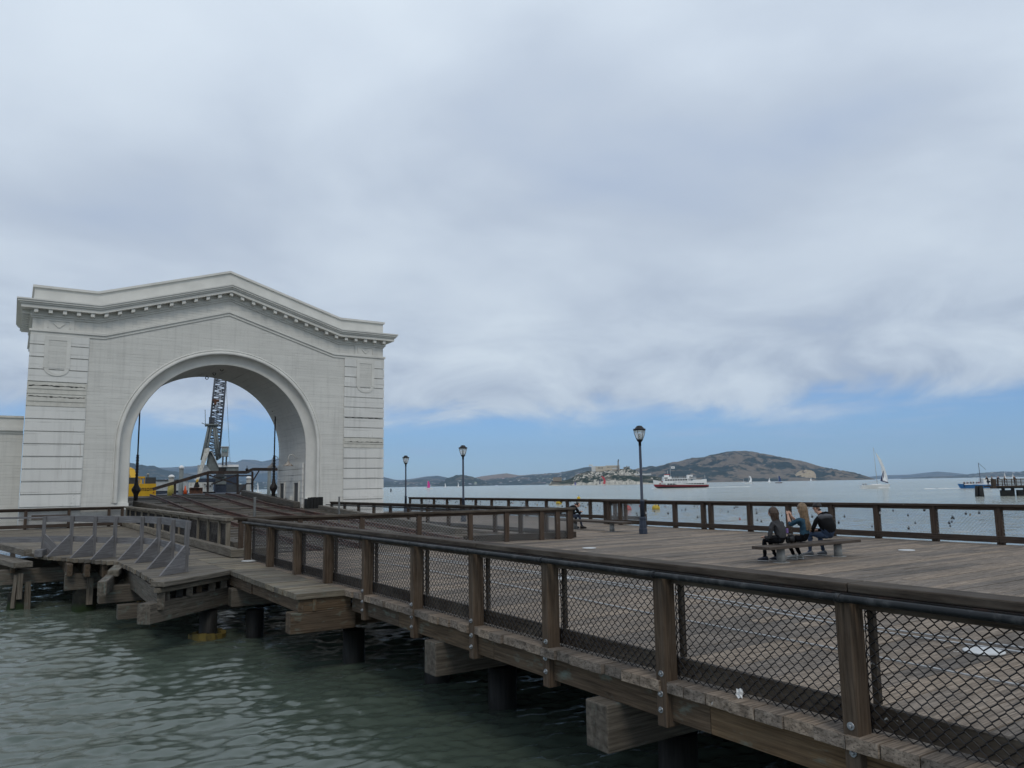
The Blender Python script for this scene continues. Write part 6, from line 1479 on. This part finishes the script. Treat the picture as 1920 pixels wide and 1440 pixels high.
# 1: leaning forward over the knees, dark bobbed hair
P1, hc, ht, hu, rt = seated((on_bench(1467), BY + 0.0, DZ), 0.06, 'person in a charcoal jumper with dark bobbed hair, bent forward on the bench', [bodyc['grey'], skin, bodyc['leg']],
    head=(0, 0.25, 1.14), neck=(0, 0.19, 1.015), chest=(0, 0.115, 0.835), waist=(0, 0.03, 0.64), shl=(-0.17, 0.14, 0.905), shr=(0.17, 0.14, 0.905),
    arms=dict(l=((-0.235, 0.20, 0.56), (-0.11, 0.42, 0.575)), r=((0.235, 0.20, 0.56), (0.10, 0.42, 0.575))), knees=dict(l=(-0.10, 0.44, 0.50), r=(0.10, 0.45, 0.50)), ankles=dict(l=(-0.11, 0.44, 0.09), r=(0.13, 0.30, 0.09)), feet_dir=dict(l=(-0.1, 1), r=(0.1, 1)),
    shoes=(bodyc['dsh'], bodyc['sole']), hands=dict(l=((0.5, 0.8, -0.1), (0, 0, 1), (0.8, -0.5, 0)), r=((-0.5, 0.8, -0.1), (0, 0, 1), (-0.8, -0.5, 0))), head_tilt=(-0.05, 0.82, -0.5))
c = hc
hair_strands(hc, ht, rt, 100, 0.27, bodyc['hairb'], P1, back=0.05, seed=3, cover=0.50)
# 2: upright, long blonde hair, holding a phone up in both hands
P2, hc, ht, hu, rt = seated((on_bench(1509), BY + 0.0, DZ), 0.10, 'person in a teal jumper with long blonde hair, holding up a phone', [bodyc['teal'], skin, bodyc['leg']],
    head=(0, 0.06, 1.215), neck=(0, 0.02, 1.08), chest=(0, 0.0, 0.88), waist=(0, -0.01, 0.68), shl=(-0.175, 0.02, 0.965), shr=(0.175, 0.02, 0.965),
    arms=dict(l=((-0.20, 0.25, 0.82), (-0.095, 0.36, 1.03)), r=((0.19, 0.25, 0.82), (0.055, 0.37, 1.03))), knees=dict(l=(-0.10, 0.43, 0.50), r=(0.10, 0.43, 0.50)), ankles=dict(l=(-0.10, 0.26, 0.09), r=(0.12, 0.22, 0.09)), feet_dir=dict(l=(-0.1, 1), r=(0.2, 1)),
    shoes=(bodyc['wsh'], bodyc['sole']), hands=dict(l=((0.25, 0.25, 0.9), (-0.3, -0.9, 0.3), (1, 0, -0.3)), r=((-0.25, 0.25, 0.9), (0.3, -0.9, 0.3), (-1, 0, -0.3))), sleeve='q', head_tilt=(-0.1, 1, -0.05))
c = hc
hair_strands(hc, ht, rt, 120, 0.52, bodyc['hairl'], P2, back=0.10, seed=5, cover=0.54)
ph = P2.matrix_basis @ Vector((-0.02, 0.425, 1.12)); mb = MB(); mb.cbox((ph.x, ph.y, ph.z), (0.16, 0.012, 0.078), rz=0.10)
tag(mb.build('phone', M['black'], bevel=0.006), 'black phone held up sideways in the blonde person\'s hands', 'phone')
# 3: broad back in a black jacket, cap, leaning on the knees
P3, hc, ht, hu, rt = seated((on_bench(1560), BY + 0.02, DZ), 0.0, 'person in a black jacket with a grey yoke and a dark cap', [bodyc['blk'], skin, bodyc['jean']],
    head=(-0.02, 0.335, 1.13), neck=(-0.01, 0.255, 1.02), chest=(0, 0.135, 0.83), waist=(0, 0.02, 0.63), shl=(-0.22, 0.175, 0.91), shr=(0.22, 0.175, 0.91),
    arms=dict(l=((-0.27, 0.32, 0.63), (-0.08, 0.47, 0.60)), r=((0.28, 0.30, 0.63), (0.07, 0.47, 0.60))), knees=dict(l=(-0.14, 0.47, 0.52), r=(0.16, 0.46, 0.52)), ankles=dict(l=(-0.16, 0.50, 0.09), r=(0.17, 0.36, 0.09)), feet_dir=dict(l=(-0.25, 1), r=(0.1, 1)),
    shoes=(bodyc['gsh'], bodyc['sole']), hands=dict(l=((0.7, 0.6, -0.1), (0, 0.2, 1), (0.6, -0.7, 0)), r=((-0.7, 0.6, -0.1), (0, 0.2, 1), (-0.6, -0.7, 0))), hip_r=0.175, chest_r=0.20, head_tilt=(-0.1, 1, -0.22), scale=1.05)
c = hc; cap_ = MB(); rows = []
for i in range(7):
    f = i / 6; z = -0.005 + 0.115 * sin(f * pi / 2); r = 0.106 * cos(f * pi / 2 * 0.96); rows.append((r, z))
cap_.lathe(rows, (c.x, c.y - 0.012, c.z + 0.035), 18, sx=0.92, sy=1.1); cap_.hexa([(c.x + (0.075 if i & 1 else -0.075) * (0.7 if i & 2 else 1), c.y + (0.185 if i & 2 else 0.075), c.z + (0.036 if i & 2 else 0.05) + (0.012 if i & 4 else 0)) for i in range(8)], (1, 1, 1)); parent_mesh(cap_, 'cap', M['black'], P3)
blob([[(c.x, c.y - .06, c.z - .02, .062), (c.x, c.y - .075, c.z - .06, .045)]], 'hair', bodyc['hairk'], P3, 0.004)
blob([[(0, 0.185, 1.015, .09), (0, 0.11, 1.015, .08)], [(-.11, .15, .995, .065), (-.09, .10, .995, .055)], [(.11, .15, .995, .065), (.09, .10, .995, .055)]], 'hood', bodyc['blk'], P3, 0.008, nf=14)
blob([[(0, .075, .965, .115), (0, .06, .93, .10)], [(-.15, .125, .94, .085), (-.225, .175, .895, .075)], [(.15, .125, .94, .085), (.225, .175, .895, .075)]], 'yoke', bodyc['yoke'], P3, 0.005, nf=12)
# bag between the first two
bx = on_bench(1487); bg = bpy.data.objects.new('shoulder_bag', None)
b_ = blob([[(0, 0, 0.10, .12), (0.03, 0.03, 0.18, .095), (0.02, 0.05, 0.25, .05)], [(-.08, .02, .10, .09)], [(.09, .02, .10, .09)]], 'shoulder_bag', plain('black_leather', (0.012, 0.012, 0.013), 0.4), None, 0.012, nf=16)
b_.location = (bx, BY + 0.06, DZ + SEAT - 0.012); tag(b_, 'soft black bag lying on the bench between the two people in front', 'bag'); bpy.data.objects.remove(bg)
mb = MB(); mb.cbox((bx - 0.03, BY + 0.14, DZ + SEAT + 0.30), (0.10, 0.03, 0.11), rz=0.3); tag(mb.build('paper_packet', plain('violet_packet', (0.20, 0.13, 0.34), 0.6), bevel=0.006), 'violet and white packet standing up out of the black bag', 'packet')
# 4: hunched on the farther bench, facing the bay
P4, hc, ht, hu, rt = seated((20.0, 26.6, DZ), -pi / 2 - 0.15, 'person in black hunched over on the bench by the bay fence', [bodyc['blk'], skin, bodyc['dj']],
    head=(0.0, 0.47, 0.945), neck=(0, 0.36, 0.91), chest=(0, 0.19, 0.78), waist=(0, 0.04, 0.61), shl=(-0.19, 0.27, 0.835), shr=(0.19, 0.27, 0.835),
    arms=dict(l=((-0.25, 0.40, 0.60), (-0.10, 0.56, 0.66)), r=((0.25, 0.40, 0.60), (0.10, 0.56, 0.66))), knees=dict(l=(-0.12, 0.45, 0.51), r=(0.12, 0.45, 0.51)), ankles=dict(l=(-0.13, 0.40, 0.09), r=(0.14, 0.56, 0.09)), feet_dir=dict(l=(0, 1), r=(0.1, 1)),
    shoes=(M['black'], M['black']), hands=dict(l=((0.6, 0.5, 0.3), (0, -0.5, 1), (0.6, -0.7, 0)), r=((-0.6, 0.5, 0.3), (0, -0.5, 1), (-0.6, -0.7, 0))), hip_r=0.165, chest_r=0.19, head_tilt=(0, 0.7, -0.75), scale=1.06)
c = hc
blob([[(c.x, c.y - .03, c.z + .045, .098), (c.x, c.y - .07, c.z + .005, .088)], [(c.x - .055, c.y, c.z + .02, .05)], [(c.x + .055, c.y, c.z + .02, .05)], [(c.x, c.y + .03, c.z + .065, .06)]], 'hair', bodyc['hairk'], P4, 0.006)
# small distant people: on the right-hand pier and on the fishing boat
def standing(coat, legs, lean=0.0, cap=None):
    N = {'pelvis': (0, 0, 0.93, 0.13, 0), 'waist': (0, lean * 0.3, 1.1, 0.13, 0), 'chest': (0, lean, 1.32, 0.145, 0), 'neck': (0, lean * 1.25, 1.5, 0.055, 1), 'face': (0, lean * 1.4 + .01, 1.62, 0.085, 1), 'skull': (0, lean * 1.4 - .01, 1.70, 0.07, 3)}
    E = [('pelvis', 'waist'), ('waist', 'chest'), ('chest', 'neck'), ('neck', 'face'), ('face', 'skull')]
    for sd, k in ((-1, 'l'), (1, 'r')):
        N['sh' + k] = (0.19 * sd, lean, 1.40, 0.068, 0); N['el' + k] = (0.27 * sd, lean + 0.06, 1.14, 0.052, 0); N['wr' + k] = (0.20 * sd, lean + 0.25, 1.08, 0.036, 1); N['hd' + k] = (0.17 * sd, lean + 0.33, 1.10, 0.036, 1)
        N['hip' + k] = (0.09 * sd, 0, 0.85, 0.095, 2); N['kn' + k] = (0.10 * sd, 0.02, 0.48, 0.066, 2); N['an' + k] = (0.11 * sd, 0, 0.08, 0.045, 2); N['to' + k] = (0.12 * sd, 0.15, 0.04, 0.035, 2)
        E += [('chest', 'sh' + k), ('sh' + k, 'el' + k), ('el' + k, 'wr' + k), ('wr' + k, 'hd' + k), ('pelvis', 'hip' + k), ('hip' + k, 'kn' + k), ('kn' + k, 'an' + k), ('an' + k, 'to' + k)]
    return figure('person', N, E, [coat, skin, legs, cap or bodyc['hairk']], 1)
brown_ = plain('brown_coat', (0.10, 0.07, 0.05)); pale_ = plain('pale_coat', (0.45, 0.44, 0.42)); redc = plain('dull_red_coat', (0.22, 0.05, 0.05)); navyc = plain('navy_coat', (0.02, 0.025, 0.05))
SM = [standing(bodyc['blk'], bodyc['dj']), standing(bodyc['blk'], bodyc['dj'], 0.22), standing(brown_, bodyc['dj'], 0.05), standing(pale_, bodyc['jean'], 0.0), standing(navyc, bodyc['leg'], 0.15, bwhite), standing(redc, bodyc['leg'])]
def put(me, p, rzv, label, group):
    o = bpy.data.objects.new('person', me); C.objects.link(o); o.location = p; o.rotation_euler = (0, 0, rzv); return tag(o, label, 'person', group)
fr = LF(1888, 138)
for zx, k, y, lab in ((1105, 1, 1.2, 'person in black leaning on the end of the right hand pier railing'), (1180, 2, 1.0, 'person in brown beside the leaning one on the right hand pier'), (1322, 4, 0.9, 'person with a white cap and navy coat on the right hand pier'),
                      (1540, 2, 1.4, 'person in a brown coat in the middle of the right hand pier'), (1765, 0, 1.0, 'person in black standing at the right end of the right hand pier')):
    x = (zx / 13.714 + 1780 - 1888) * 138 / FPX; p = fr(x, y, 1.865); put(SM[k], p, rl.uniform(-0.6, 0.6) + (0.8 if k == 1 else 3.0), lab, 'people on the right hand pier')
fr, FX, FZ = FBOAT
cols = ['black', 'dark', 'brown', 'pale', 'navy', 'dull red']
spots = [(338, 1), (378, 0), (425, 5), (472, 4), (512, 2), (545, 0), (572, 1), (612, 3), (660, 4), (705, 0), (735, 5), (775, 3)]
olab = ['foremost on the blue boat, in black', 'second from the bow of the blue boat, in black', 'third from the bow of the blue boat, in dull red', 'fourth from the bow of the blue boat, in navy', 'fifth from the bow of the blue boat, in brown', 'sixth from the bow of the blue boat, in black',
        'seventh from the bow of the blue boat, leaning', 'first pale coat from the bow of the blue boat', 'navy coat left of the mast on the blue boat', 'black coat near the mast of the blue boat', 'dull red coat nearest the mast of the blue boat', 'pale coat right beside the wheelhouse of the blue boat']
for (zx, k), lab in zip(spots, olab): put(SM[k], fr(FX(zx), rl.uniform(-0.8, 0.6), 0.42 + (0.0)), rl.uniform(-3, 3), 'person ' + lab, 'people on the blue boat')
fr = LF(1640, 288)
for zx, k, lab in ((432, 0, 'person in black at the stern of the big white sailboat'), (520, 1, 'person in black sitting forward in the cockpit of the big white sailboat')): put(SM[k], fr(SX(zx), 0.2, 0.25), 1.0, lab, 'sailboat crew')
# ---------------------------------------------------------------- the air over the bay
def haze():
    x0, x1, y0, y1, z0, z1 = -9000, 19500, -400, 18500, -4, 1050
    hz = MB().box((x0, y0, z0), (x1, y1, z1)); m = bpy.data.materials.new('haze'); m.use_nodes = True; t = NT(m.node_tree); t.n.clear()
    v = t.a('ShaderNodeVolumePrincipled', {'Color': (0.50, 0.70, 1.0, 1), 'Density': 0.000045, 'Anisotropy': 0.1}); o = t.a('ShaderNodeOutputMaterial'); t.l.new(v.outputs[0], o.inputs['Volume'])
    ob = hz.build('haze', m); ob['kind'] = 'stuff'
haze()
